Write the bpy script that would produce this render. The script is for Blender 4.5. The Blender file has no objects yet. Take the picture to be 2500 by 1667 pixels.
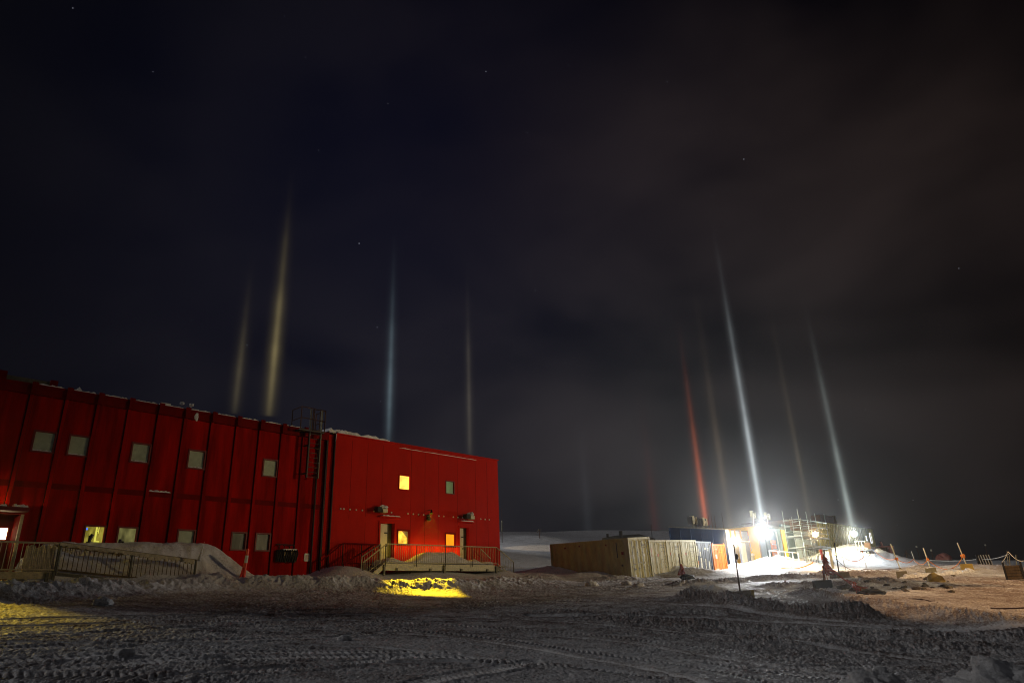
import bpy, math, random
import numpy as np
from mathutils import Vector, Matrix
random.seed(7)
GQ = 1.0; HAZE = .0005
sc = bpy.context.scene
COL = sc.collection

# ------------------------------------------------------------------ camera
F, PITCH, ROLL, AZ, CZ = 1642.24, 0.37010, -0.039759, 0.748603, 1.9
A_ = math.pi/2 + PITCH
RM = (np.array([[1,0,0],[0,math.cos(A_),-math.sin(A_)],[0,math.sin(A_),math.cos(A_)]])
      @ np.array([[math.cos(ROLL),-math.sin(ROLL),0],[math.sin(ROLL),math.cos(ROLL),0],[0,0,1]]))
CAM = np.array([0,0,CZ])
cd = bpy.data.cameras.new('camera'); cam = bpy.data.objects.new('camera', cd); COL.objects.link(cam)
cd.sensor_width = 36; cd.lens = 36*F/2500; cd.clip_end = 6000; cd.clip_start = .1
M4 = Matrix(RM.tolist()).to_4x4(); M4.translation = Vector((0,0,CZ)); cam.matrix_world = M4
sc.camera = cam
def ray(x, y): return RM @ np.array([(x-1250)/F, -(y-833.5)/F, -1.0])
def at(x, y, dist):
    v = ray(x, y); return v*(dist/math.hypot(v[0], v[1])) + CAM
# site grid: s runs along the red facade to the right, q comes out of it towards the viewer, z up
DV = np.array([math.sin(AZ), math.cos(AZ), 0]); NV = np.array([DV[1], -DV[0], 0])
ORG = np.array([-1.34, 43.45, 0.0]); TH = math.atan2(DV[1], DV[0])
def W(s, q, z): return ORG + DV*s + NV*q + np.array([0,0,z])
def SQ(P): v = np.array(P)-ORG; return float(v@DV), float(v@NV)
def onplane(x, y, q):
    v = ray(x, y); t = ((ORG+NV*q-CAM)@NV)/(v@NV); P = v*t+CAM; s = (P-ORG)@DV; return float(s), float(P[2])

# ------------------------------------------------------------------ materials
def newmat(name):
    m = bpy.data.materials.new(name); m.use_nodes = True; nt = m.node_tree; nt.nodes.clear()
    o = nt.nodes.new('ShaderNodeOutputMaterial'); return m, nt, o
def N(nt, t, **kw):
    n = nt.nodes.new(t)
    for k, v in kw.items():
        if k == 'ins':
            for a, b in v.items(): n.inputs[a].default_value = b
        else: setattr(n, k, v)
    return n
def paint(name, col, rough=.5, metal=0, var=.25, scale=2.0, stretch=(1,1,.25), dirt=(.05,.04,.03), dirtamt=.25, bump=.0, bscale=40, spec=.5):
    m, nt, o = newmat(name)
    b = N(nt, 'ShaderNodeBsdfPrincipled', ins={'Roughness': rough, 'Metallic': metal, 'Specular IOR Level': spec})
    tc = N(nt, 'ShaderNodeTexCoord'); mp = N(nt, 'ShaderNodeMapping'); mp.inputs['Scale'].default_value = stretch
    nt.links.new(tc.outputs['Object'], mp.inputs[0])
    n1 = N(nt, 'ShaderNodeTexNoise', ins={'Scale': scale, 'Detail': 6, 'Roughness': .65}); nt.links.new(mp.outputs[0], n1.inputs[0])
    r1 = N(nt, 'ShaderNodeMapRange', ins={'From Min': .35, 'From Max': .7, 'To Min': 1-var, 'To Max': 1+var*.4}); nt.links.new(n1.outputs[0], r1.inputs[0])
    mx = N(nt, 'ShaderNodeMix', data_type='RGBA', blend_type='MULTIPLY'); mx.inputs[0].default_value = 1
    mx.inputs[6].default_value = (*col, 1); nt.links.new(r1.outputs[0], mx.inputs[7])
    n2 = N(nt, 'ShaderNodeTexNoise', ins={'Scale': scale*3.1, 'Detail': 8, 'Roughness': .7}); nt.links.new(mp.outputs[0], n2.inputs[0])
    r2 = N(nt, 'ShaderNodeMapRange', ins={'From Min': .52, 'From Max': .72, 'To Min': 0, 'To Max': dirtamt}); nt.links.new(n2.outputs[0], r2.inputs[0])
    m2 = N(nt, 'ShaderNodeMix', data_type='RGBA'); nt.links.new(r2.outputs[0], m2.inputs[0]); nt.links.new(mx.outputs[2], m2.inputs[6]); m2.inputs[7].default_value = (*dirt, 1)
    nt.links.new(m2.outputs[2], b.inputs['Base Color'])
    rr = N(nt, 'ShaderNodeMapRange', ins={'To Min': rough-.1, 'To Max': min(1, rough+.2)}); nt.links.new(n2.outputs[0], rr.inputs[0]); nt.links.new(rr.outputs[0], b.inputs['Roughness'])
    if bump:
        bn = N(nt, 'ShaderNodeTexNoise', ins={'Scale': bscale, 'Detail': 5}); nt.links.new(tc.outputs['Object'], bn.inputs[0])
        bp = N(nt, 'ShaderNodeBump', ins={'Strength': bump, 'Distance': .05}); nt.links.new(bn.outputs[0], bp.inputs['Height']); nt.links.new(bp.outputs[0], b.inputs['Normal'])
    nt.links.new(b.outputs[0], o.inputs[0]); return m
def emit(name, col, strength, var=0, scale=3, stretch=(1,1,1)):
    m, nt, o = newmat(name); e = N(nt, 'ShaderNodeEmission', ins={'Color': (*col,1), 'Strength': strength})
    if var:
        tc = N(nt, 'ShaderNodeTexCoord'); mp = N(nt, 'ShaderNodeMapping'); mp.inputs['Scale'].default_value = stretch
        nt.links.new(tc.outputs['Object'], mp.inputs[0])
        n1 = N(nt, 'ShaderNodeTexNoise', ins={'Scale': scale, 'Detail': 2}); nt.links.new(mp.outputs[0], n1.inputs[0])
        r = N(nt, 'ShaderNodeMapRange', ins={'From Min': .3, 'From Max': .7, 'To Min': strength*(1-var), 'To Max': strength*(1+var)}); nt.links.new(n1.outputs[0], r.inputs[0]); nt.links.new(r.outputs[0], e.inputs[1])
    nt.links.new(e.outputs[0], o.inputs[0]); return m
def snowmat(name, clean=(.84,.83,.85), dirty=(.16,.105,.085), attr=True, base_dirt=.15, bscale=9, bstr=.35):
    m, nt, o = newmat(name)
    b = N(nt, 'ShaderNodeBsdfPrincipled', ins={'Roughness': .62, 'Specular IOR Level': .35})
    tc = N(nt, 'ShaderNodeTexCoord')
    n1 = N(nt, 'ShaderNodeTexNoise', ins={'Scale': 1.3, 'Detail': 9, 'Roughness': .68}); nt.links.new(tc.outputs['Object'], n1.inputs[0])
    n3 = N(nt, 'ShaderNodeTexNoise', ins={'Scale': 11, 'Detail': 6, 'Roughness': .75}); nt.links.new(tc.outputs['Object'], n3.inputs[0])
    ad = N(nt, 'ShaderNodeMath', operation='ADD'); nt.links.new(n1.outputs[0], ad.inputs[0]); nt.links.new(n3.outputs[0], ad.inputs[1])
    r = N(nt, 'ShaderNodeMapRange', ins={'From Min': .78, 'From Max': 1.22, 'To Min': -.4, 'To Max': .4}); nt.links.new(ad.outputs[0], r.inputs[0])
    n4 = N(nt, 'ShaderNodeTexNoise', ins={'Scale': 24, 'Detail': 4, 'Roughness': .8}); nt.links.new(tc.outputs['Object'], n4.inputs[0])
    r4 = N(nt, 'ShaderNodeMapRange', ins={'From Min': .38, 'From Max': .62, 'To Min': -.38 if attr else -.1, 'To Max': .38 if attr else .1}); nt.links.new(n4.outputs[0], r4.inputs[0])
    a4 = N(nt, 'ShaderNodeMath', operation='ADD'); nt.links.new(r.outputs[0], a4.inputs[0]); nt.links.new(r4.outputs[0], a4.inputs[1]); r = a4
    a2 = N(nt, 'ShaderNodeMath', operation='ADD', use_clamp=True); nt.links.new(r.outputs[0], a2.inputs[0])
    if attr:
        at_ = N(nt, 'ShaderNodeAttribute', attribute_name='dirt'); nt.links.new(at_.outputs['Fac'], a2.inputs[1])
    else: a2.inputs[1].default_value = base_dirt
    mx = N(nt, 'ShaderNodeMix', data_type='RGBA'); mx.inputs[6].default_value = (*clean,1); mx.inputs[7].default_value = (*dirty,1)
    nt.links.new(a2.outputs[0], mx.inputs[0]); nt.links.new(mx.outputs[2], b.inputs['Base Color'])
    bn = N(nt, 'ShaderNodeTexNoise', ins={'Scale': bscale, 'Detail': 8, 'Roughness': .7}); nt.links.new(tc.outputs['Object'], bn.inputs[0])
    bp = N(nt, 'ShaderNodeBump', ins={'Strength': bstr, 'Distance': .08}); nt.links.new(bn.outputs[0], bp.inputs['Height']); nt.links.new(bp.outputs[0], b.inputs['Normal'])
    nt.links.new(b.outputs[0], o.inputs[0]); return m
MT = dict(
 red=paint('red_paint', (.46,.005,.001), .75, spec=.07, var=.6, scale=1.3, stretch=(1.3,1.3,.16), dirt=(.12,.01,.008), dirtamt=.45),
 redplain=paint('red_plain_paint', (.54,.010,.001), .68, spec=.10, var=.14, scale=.8, stretch=(1,1,.4), dirt=(.2,.01,.01), dirtamt=.15),
 darkred=paint('dark_red_trim', (.2,.004,.002), .75, var=.3, spec=.08, dirt=(.05,.005,.004)),
 seam=paint('dark_gasket', (.02,.004,.004), .7),
 frame=paint('window_frame', (.2,.012,.01), .5),
 galv=paint('galvanised_steel', (.6,.56,.4), .5, metal=.1, var=.3, scale=8, stretch=(1,1,1), dirt=(.2,.17,.1), dirtamt=.3),
 galvdark=paint('weathered_steel', (.16,.15,.11), .55, metal=.35, var=.35, scale=8, stretch=(1,1,1)),
 darksteel=paint('dark_steel', (.05,.045,.04), .5, metal=.3),
 tanrail=paint('icy_tan_rail', (.72,.6,.36), .6, var=.35, scale=6, stretch=(1,1,1), dirt=(.12,.07,.03), dirtamt=.5),
 crust=paint('tan_snow_crust', (.68,.58,.4), .8, var=.35, scale=9, stretch=(1,1,1), dirt=(.25,.17,.08), dirtamt=.5, bump=.5),
 door=paint('pale_door', (.75,.72,.58), .5, var=.15),
 doordark=paint('door_reveal', (.06,.04,.03), .7),
 blind=paint('pale_blind', (.50,.57,.42), .45, var=.25, scale=1.6, stretch=(1,1,1), spec=.4),
 blinddark=paint('dim_glass', (.16,.17,.13), .2, var=.3, spec=.9),
 blindgreen=paint('green_blind', (.25,.55,.3), .35, var=.15),
 tan=paint('tan_container', (.46,.41,.15), .5, var=.3, scale=2.5, stretch=(1,1,.4), dirt=(.16,.09,.03), dirtamt=.5),
 tanpale=paint('pale_container', (.52,.475,.25), .5, var=.25, scale=3, stretch=(1,1,.5), dirt=(.2,.15,.09), dirtamt=.45),
 navy=paint('navy_container', (.03,.045,.075), .45, var=.35, scale=3),
 orange=paint('orange_container', (.85,.19,.004), .42, var=.35, scale=3, dirt=(.35,.05,.01), dirtamt=.4),
 blueb=paint('blue_cladding', (.004,.016,.05), .7, spec=.08, var=.25, scale=1.2),
 bluefront=paint('pale_blue_panel', (.26,.31,.42), .45, var=.2),
 teal=paint('teal_cladding', (.14,.2,.2), .5, var=.25),
 tealdark=paint('dark_green_cladding', (.05,.08,.075), .5, var=.25),
 yellow=paint('yellow_panel', (.7,.38,.015), .45, var=.15),
 brown=paint('brown_cladding', (.13,.075,.045), .55, var=.3),
 palewall=paint('pale_wall', (.5,.56,.6), .5, var=.12),
 olive=paint('olive_ribbed_cladding', (.55,.50,.17), .5, var=.2, scale=2, stretch=(1,1,.2)),
 tanbar=paint('rusty_tan_bar', (.16,.11,.05), .7, var=.3),
 void=paint('funnel_black', (.001,.001,.001), 1, var=0, dirtamt=0, spec=0),  # keeps the added light funnels from lighting up
 black=paint('black_rubber', (.012,.012,.012), .7),
 wood=paint('weathered_wood', (.12,.08,.035), .8, var=.4, scale=6, stretch=(1,1,.3), bump=.3),
 concrete=paint('concrete', (.2,.17,.09), .85, var=.3, scale=5, stretch=(1,1,1), bump=.3),
 redorange=paint('orange_net', (.34,.03,.006), .7, var=.4, scale=12, stretch=(1,1,1)),
 rope=paint('orange_rope', (.75,.22,.02), .7),
 redmark=paint('red_marker', (.95,.03,.015), .4),
 white=paint('white_paint', (.72,.72,.68), .5, var=.15),
 rust=paint('rusty_steel', (.09,.04,.025), .8, var=.4, scale=8),
 yellowtub=paint('yellow_plastic', (.36,.24,.04), .5, var=.3, dirt=(.1,.06,.02), dirtamt=.5),
 pink=paint('pink_tank', (.36,.13,.12), .5), green=paint('green_drum', (.12,.45,.12), .5),
 rock=paint('dirty_rock', (.11,.085,.06), .9, var=.5, scale=5, stretch=(1,1,1), bump=.5, bscale=12),
 netgreen=paint('scaffold_steel', (.26,.31,.26), .4, metal=.4, var=.2),
 plank=paint('scaffold_plank', (.3,.32,.26), .7, var=.4),
 markdark=paint('dark_lettering', (.06,.055,.045), .6), markred=paint('red_sticker', (.6,.07,.05), .5), markwhite=paint('white_sticker', (.7,.68,.58), .6),
 redlogo=paint('red_logo', (.55,.06,.04), .5),
)
SN = snowmat('packed_snow'); SNC = snowmat('drift_snow', attr=False, base_dirt=.02, bscale=3, bstr=.25)
SNL = snowmat('snow_lump', attr=False, base_dirt=.10, bscale=16, bstr=.9)

# ------------------------------------------------------------------ mesh collector (site coords s, q, z unless world=True)
class MB:
    def __init__(s): s.v = []; s.f = []
    def add(s, vs, fs):
        n = len(s.v); s.v += [tuple(map(float, p)) for p in vs]; s.f += [tuple(i+n for i in f) for f in fs]; return s
    def box(s, x0, x1, y0, y1, z0, z1, bev=0):
        if x0 > x1: x0, x1 = x1, x0
        if y0 > y1: y0, y1 = y1, y0
        if z0 > z1: z0, z1 = z1, z0
        vs = [(x,y,z) for x in (x0,x1) for y in (y0,y1) for z in (z0,z1)]
        return s.add(vs, [(0,1,3,2),(4,6,7,5),(0,4,5,1),(2,3,7,6),(0,2,6,4),(1,5,7,3)])
    def tube(s, pts, r, n=8, r2=None, cap=True):
        pts = [np.array(p, float) for p in pts]; base = len(s.v); m = len(pts)
        for i, p in enumerate(pts):
            t = pts[min(i+1, m-1)]-pts[max(i-1, 0)]; t /= max(1e-9, np.linalg.norm(t))
            u = np.cross(t, [0,0,1.0]) if abs(t[2]) < .95 else np.cross(t, [1.0,0,0]); u /= np.linalg.norm(u); w = np.cross(t, u)
            rr = r if r2 is None else r+(r2-r)*i/(m-1)
            for k in range(n):
                a = 2*math.pi*k/n; s.v.append(tuple(p+rr*(math.cos(a)*u+math.sin(a)*w)))
        for i in range(m-1):
            for k in range(n):
                a = base+i*n+k; b = base+i*n+(k+1)%n; s.f.append((a, b, b+n, a+n))
        if cap: s.f.append(tuple(base+k for k in range(n))[::-1]); s.f.append(tuple(base+(m-1)*n+k for k in range(n)))
        return s
    def prism(s, poly, q0, q1):      # polygon in (s,z), extruded along q
        n = len(poly)
        return s.add([(a,q0,b) for a,b in poly]+[(a,q1,b) for a,b in poly],
                     [tuple(range(n)), tuple(range(2*n-1, n-1, -1))]+[(i,(i+1)%n+0,(i+1)%n+n,i+n)[::-1] for i in range(n)])
    def pieces(s):
        par = list(range(len(s.v)))
        def fnd(a):
            while par[a] != a: par[a] = par[par[a]]; a = par[a]
            return a
        for f in s.f:
            for b in f[1:]: par[fnd(b)] = fnd(f[0])
        gr = {}
        for f in s.f: gr.setdefault(fnd(f[0]), []).append(f)
        out = []
        for fs in gr.values():
            ids = sorted(set(i for f in fs for i in f)); mp_ = {a: k for k, a in enumerate(ids)}; m = MB(); m.v = [s.v[i] for i in ids]; m.f = [tuple(mp_[i] for i in f) for f in fs]; out.append(m)
        return out
    def build(s, name, mat, parent=None, loc=(0,0,0), smooth=False, world=False):
        me = bpy.data.meshes.new(name)
        vs = np.array(s.v) if s.v else np.zeros((0,3))
        if world: vv = vs-np.array(loc); 
        else:
            o = np.array(loc); vv = np.stack([vs[:,0]-o[0], -(vs[:,1]-o[1]), vs[:,2]-o[2]], 1)
        me.from_pydata(vv.tolist(), [], s.f); me.materials.append(mat)
        bm_fix(me)
        if smooth:
            for p in me.polygons: p.use_smooth = True
        ob = bpy.data.objects.new(name, me); COL.objects.link(ob)
        if parent is not None: ob.parent = parent
        else:
            if world: ob.location = loc
            else: ob.location = W(*loc); ob.rotation_euler = (0,0,TH)
        return ob
import bmesh
def bm_fix(me):
    b = bmesh.new(); b.from_mesh(me); bmesh.ops.recalc_face_normals(b, faces=b.faces); b.to_mesh(me); b.free()
def tag(o, label=None, cat=None, group=None, kind=None):
    if label: o['label'] = label
    if cat: o['category'] = cat
    if group: o['group'] = group
    if kind: o['kind'] = kind
    elif cat: o['kind'] = 'thing'
    return o
class T:
    """a thing: Empty at its base on the site grid; .p() adds a part"""
    def __init__(s, name, loc, label, cat, group=None, rot=None, world=False):
        s.loc = loc; s.world = world
        s.e = bpy.data.objects.new(name, None); COL.objects.link(s.e); s.e.empty_display_size = .2
        if world: s.e.location = loc
        else: s.e.location = W(*loc); s.e.rotation_euler = (0,0,TH)
        tag(s.e, label, cat, group)
    def p(s, name, mb, mat, parent=None, label=None, smooth=False):
        if name in ('side_wall','roof_screen_end','valve','bracket','handle','bolt_cap','brace','end_wall','corner_seam','planks','sill_snow'):
            ps = mb.pieces()
            if len(ps) > 1:
                for q in ps[:-1]: s.p1(name, q, mat, parent, label, smooth)
                mb = ps[-1]
        return s.p1(name, mb, mat, parent, label, smooth)
    def p1(s, name, mb, mat, parent=None, label=None, smooth=False):
        o = mb.build(name, MT[mat] if isinstance(mat, str) else mat, parent or s.e, s.loc, smooth, s.world)
        if label: o['label'] = label
        return o
def copy_thing(root, label=None):
    r = root.copy(); COL.objects.link(r)
    for ch in [o for o in bpy.data.objects if o.parent == root]:
        c = ch.copy(); COL.objects.link(c); c.parent = r
        for g in [o for o in bpy.data.objects if o.parent == ch]:
            h = g.copy(); COL.objects.link(h); h.parent = c
    if label: r['label'] = label
    return r

# ------------------------------------------------------------------ terrain
def hashn(ix, iy, seed):
    h = (ix*374761393 + iy*668265263 + seed*1442695041) & 0xFFFFFFFF
    h = ((h ^ (h >> 13))*1274126177) & 0xFFFFFFFF
    return ((h ^ (h >> 16)) & 0xFFFF)/65535.0
def vn(x, y, seed=0):
    ix = np.floor(x).astype(np.int64); iy = np.floor(y).astype(np.int64); fx = x-ix; fy = y-iy
    fx = fx*fx*fx*(fx*(fx*6-15)+10); fy = fy*fy*fy*(fy*(fy*6-15)+10)
    a = hashn(ix,iy,seed); b = hashn(ix+1,iy,seed); c = hashn(ix,iy+1,seed); d = hashn(ix+1,iy+1,seed)
    return (a+(b-a)*fx)*(1-fy)+(c+(d-c)*fx)*fy
def fbm(x, y, sc_, octv=5, seed=0, gain=.5, ridge=False):
    t = 0; amp = 1; tot = 0; x = x*sc_; y = y*sc_
    for i in range(octv):
        n = vn(x+i*17.3, y-i*9.1, seed+i)
        if ridge: n = 1-abs(2*n-1)
        t = t+amp*(n-.5); tot += amp; amp *= gain; x, y = x*1.93*.8-y*1.93*.6, x*1.93*.6+y*1.93*.8
    return t/tot
ANCH = [ (0,1667,12),(600,1667,11),(1250,1667,11),(1900,1667,12.5),(2500,1667,15),
 (0,1560,16),(600,1550,16.5),(1250,1550,17),(1900,1550,18.5),(2500,1560,20.5),
 (0,1500,20.5),(250,1476,23),(600,1456,27),(1000,1450,30.5),(1250,1443,33),(1400,1432,36),(1500,1422,40),
 (1600,1418,41.5),(1541,1414,43.5),(1640,1404,47.5),(1700,1396,50.5),(1740,1392,53),(1785,1389,62),(1850,1388,63),
 (1500,1480,24.5),(1700,1440,33),(1810,1464,27),(1800,1412,44),(2000,1446,36),(2060,1413,40),(1950,1418,42),(1980,1388,61),
 (2100,1452,31),(2250,1470,28),(2400,1492,25.5),(2550,1510,23),(2300,1440,37),(2500,1450,36),(2200,1412,48),(2100,1402,50),(2280,1395,60),(2470,1412,48),
 (2050,1390,58),(2139,1368,78),(2300,1369,84),(2400,1368,86),(2500,1368,86),(2200,1366,84),(2090,1352,80),
 (1930,1378,66),(1225,1400,46),(1330,1404,48),(1400,1400,52),
 (1225,1309,92),(1317,1303,94),(1400,1322,98),(1480,1328,104),(1560,1307,125),(1630,1298,135),(1700,1300,140)]
PTS = [at(*a) for a in ANCH]
for s_, q_, z_ in [(-33,0,2.9),(-27,1,2.85),(-27,4,2.8),(-19,2.5,2.9),(-14,2.5,3.05),(-9,2.5,3.15),(-3,2.3,3.25),(2,2.4,3.2),(-22,5,2.65),(-12,0,3.3),(-2,0,3.4),
   (-30,-10,4.2),(-12,-10,4.6),(0,-9,4.8),(9,-3,3.5),(14,-3,3.7),(22,-3,4.4),(30,-6,4.8),(40,-8,5.2),(58,-6,6.0),
   (-40,30,-.6),(-30,34,-.3),(-10,40,-1.2),(20,45,-1.0),(-60,10,1.0),(-60,-30,6)]:
    PTS.append(W(s_, q_, z_))
for X, Y, z_ in [(0,0,-.05),(0,5,.25),(6,5,.1),(-6,5,.45),(60,150,0),(110,120,-3),(90,60,0),(160,200,-8),(60,30,-.6),(30,10,-.9),(0,-40,-4),(-150,150,18),(-60,220,18),(60,260,16),(130,250,2),(-200,0,4),(0,-200,-10),(200,0,-8)]:
    PTS.append(np.array([X,Y,z_]))
PTS = np.array(PTS)
def tps(r2): return r2*np.log(r2+1e-6)*.5
def fit_rbf(P, lam=.5):
    n = len(P); xy = P[:,:2]/50; K = tps(((xy[:,None]-xy[None])**2).sum(-1))+lam*1e-3*np.eye(n)
    Q = np.c_[np.ones(n), xy]; A = np.block([[K,Q],[Q.T,np.zeros((3,3))]])
    return xy, np.linalg.solve(A, np.r_[P[:,2],0,0,0])
RX, RC = fit_rbf(PTS)
def base_z(X, Y):
    X = np.asarray(X, float).ravel(); Y = np.asarray(Y, float).ravel(); out = np.empty(len(X))
    for i in range(0, len(X), 60000):
        x = X[i:i+60000]/50; y = Y[i:i+60000]/50
        r2 = (x[:,None]-RX[None,:,0])**2+(y[:,None]-RX[None,:,1])**2
        out[i:i+60000] = tps(r2)@RC[:-3]+RC[-3]+RC[-2]*x+RC[-1]*y
    return out
def hit(px, py, lo=6, hi=160):
    """where the sight line through a photo point first meets the bare terrain"""
    v = ray(px, py); h = math.hypot(v[0], v[1]); dd = np.geomspace(lo, hi, 1500)
    z = base_z(v[0]/h*dd, v[1]/h*dd); zr = CZ+v[2]/h*dd
    i = np.argmax(z >= zr); i = i if z[i] >= zr[i] else len(dd)-1
    return np.array([v[0]/h*dd[i], v[1]/h*dd[i], z[i]])
def polyd(X, Y, pts, mar=3.0):
    p = np.array(pts); m = (X > p[:,0].min()-mar) & (X < p[:,0].max()+mar) & (Y > p[:,1].min()-mar) & (Y < p[:,1].max()+mar)
    B = np.full(X.shape, 1e3); A = np.zeros(X.shape); S_ = np.zeros(X.shape)
    if m.any(): B[m], A[m], S_[m] = polyd_(X[m], Y[m], pts)
    return B, A, S_
def polyd_(X, Y, pts):
    """distance to a polyline, length along it, signed side"""
    best = np.full(X.shape, 1e9); al = np.zeros(X.shape); sd = np.zeros(X.shape); acc = 0
    for (x0,y0), (x1,y1) in zip(pts[:-1], pts[1:]):
        dx, dy = x1-x0, y1-y0; L = math.hypot(dx, dy)
        if L < 1e-6: continue
        t = ((X-x0)*dx+(Y-y0)*dy)/L/L; tc = np.clip(t, 0, 1); ex = X-x0-tc*dx; ey = Y-y0-tc*dy; d = np.hypot(ex, ey)
        m = d < best; best = np.where(m, d, best); al = np.where(m, acc+tc*L, al); sd = np.where(m, (dx*(Y-y0)-dy*(X-x0))/L, sd); acc += L
    return best, al, sd
def smooth(x, a, b): t = np.clip((x-a)/(b-a), 0, 1); return t*t*(3-2*t)
def line(px): return [tuple(hit(*p)[:2]) for p in px]
def refine(pl, step=.5):
    """smooth curve through the points"""
    P = np.array(pl); out = []
    for i in range(len(P)-1):
        p0 = P[max(i-1,0)]; p1 = P[i]; p2 = P[i+1]; p3 = P[min(i+2,len(P)-1)]
        n = max(2, int(np.linalg.norm(p2-p1)/step/3))
        for k in range(n):
            t = k/n; out.append(tuple(.5*((2*p1)+(-p0+p2)*t+(2*p0-5*p1+4*p2-p3)*t*t+(-p0+3*p1-3*p2+p3)*t**3)))
    out.append(tuple(P[-1])); return out
BERM = refine(line([(-150,1468),(0,1462),(150,1452),(300,1445),(480,1437),(600,1434),(800,1432),(900,1433),(980,1437),(1080,1436),(1150,1432),(1260,1422),(1330,1416)]))
LUGS = [ (line([(600,1502),(953,1520),(1183,1529),(1450,1541),(1700,1564),(2000,1600)]), .38),
 (line([(-60,1590),(68,1584),(340,1570),(544,1563),(800,1557),(953,1539),(1068,1546),(1221,1558),(1374,1579),(1565,1600),(1700,1620),(1950,1668)]), .42),
 (line([(-60,1560),(289,1541),(486,1533),(800,1530)]), .4),
 (line([(560,1645),(646,1638),(782,1625),(915,1613),(1000,1600)]), .4),
 (line([(960,1690),(1050,1660),(1200,1632),(1300,1612)]), .4),
 (line([(-60,1655),(68,1652),(340,1655),(420,1660)]), .45),
 (line([(1850,1615),(2100,1600),(2300,1590),(2520,1583)]), .4),
 (line([(1700,1600),(1900,1626),(2120,1640),(2300,1650)]), .42),
 (line([(300,1520),(700,1512),(1000,1508)]), .35),
 (line([(100,1640),(500,1612),(900,1602),(1300,1618),(1600,1650)]), .34),
 (line([(-40,1622),(300,1600),(700,1592),(1100,1596)]), .34),
 (line([(700,1490),(1100,1484),(1500,1490),(1900,1512)]), .36)]
RUTS = [ (line([(500,1538),(838,1544),(1068,1554),(1259,1575),(1412,1600),(1565,1625),(1700,1655),(1820,1690)]), .16, .07),
 (line([(1100,1541),(1297,1546),(1489,1555),(1700,1582),(1950,1615),(2150,1650)]), .15, .06),
 (line([(0,1530),(400,1520),(800,1515),(1200,1512)]), .18, .04),
 (line([(-50,1515),(400,1504),(900,1500),(1400,1512),(1900,1545),(2400,1600)]), .17, .05),
 (line([(300,1665),(700,1630),(1100,1615),(1500,1632),(1800,1668)]), .13, .05),
 (line([(1000,1462),(1400,1462),(1800,1455),(2000,1445)]), .2, .05),
 (line([(-50,1570),(500,1575),(900,1580),(1200,1610)]), .15, .05),
 (line([(1250,1478),(1600,1470),(1900,1487),(2200,1510)]), .25, .05),
 (line([(1300,1500),(1700,1492),(2100,1508),(2500,1525)]), .3, .06),
 (line([(1250,1455),(1500,1452),(1750,1440),(1950,1432)]), .3, .05)]
LUGS = [(refine(l), w*.5) for l, w in LUGS]; RUTS = [(refine(l), w*.75, h*.8) for l, w, h in RUTS]
# low ploughed ridges seen on the right: (points, half width, height)
RIDGES = [ (line([(1690,1462),(1740,1466),(1800,1474),(1880,1476),(1960,1484),(2100,1488)]), .55, .4),
 (line([(1830,1445),(1900,1446),(1980,1452),(2060,1456)]), .5, .12),
 (line([(1960,1452),(2060,1461),(2150,1471),(2250,1485),(2350,1499),(2450,1512),(2600,1530)]), .45, .14),
 (line([(1660,1428),(1740,1424),(1830,1418),(1910,1412),(1990,1410)]), .6, .30),
 (line([(1880,1432),(1960,1428),(2060,1424),(2160,1418)]), .5, .22),
 (line([(1690,1511),(1850,1515),(2050,1524),(2300,1530),(2520,1535)]), .35, .13),
 (line([(1820,1545),(1950,1548),(2150,1552),(2400,1558)]), .45, .12),
 (line([(2010,1404),(2100,1402),(2200,1398),(2300,1385)]), .7, .3),
 (line([(1700,1508),(1500,1500),(1350,1490)]), .5, .12)]
RIDGES = [(refine(l), w, h) for l, w, h in RIDGES]
MOUNDS = []   # (x, y, rx, ry, h)
for px, py, dd, rx, ry, h in [(1900,1384,61,3.0,1.6,.5),(1935,1390,60.5,3.5,1.8,.35),(1735,1462,28,.9,.6,.35),(1655,1392,50,1.2,.9,.45),(1690,1402,47,2.0,1.0,.5),
     (2085,1368,74,3.6,3,1.1),(2120,1372,72,5,3,.7),(1790,1388,60,5,2,.3),(1345,1392,46.5,2.2,1.6,.55),(1445,1400,44.5,1.5,.9,.35),(2410,1398,60,4,3,.6),(1515,1412,43,1.4,.7,.2)]:
    P = at(px, py, dd); MOUNDS.append((P[0], P[1], rx, ry, h))
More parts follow.
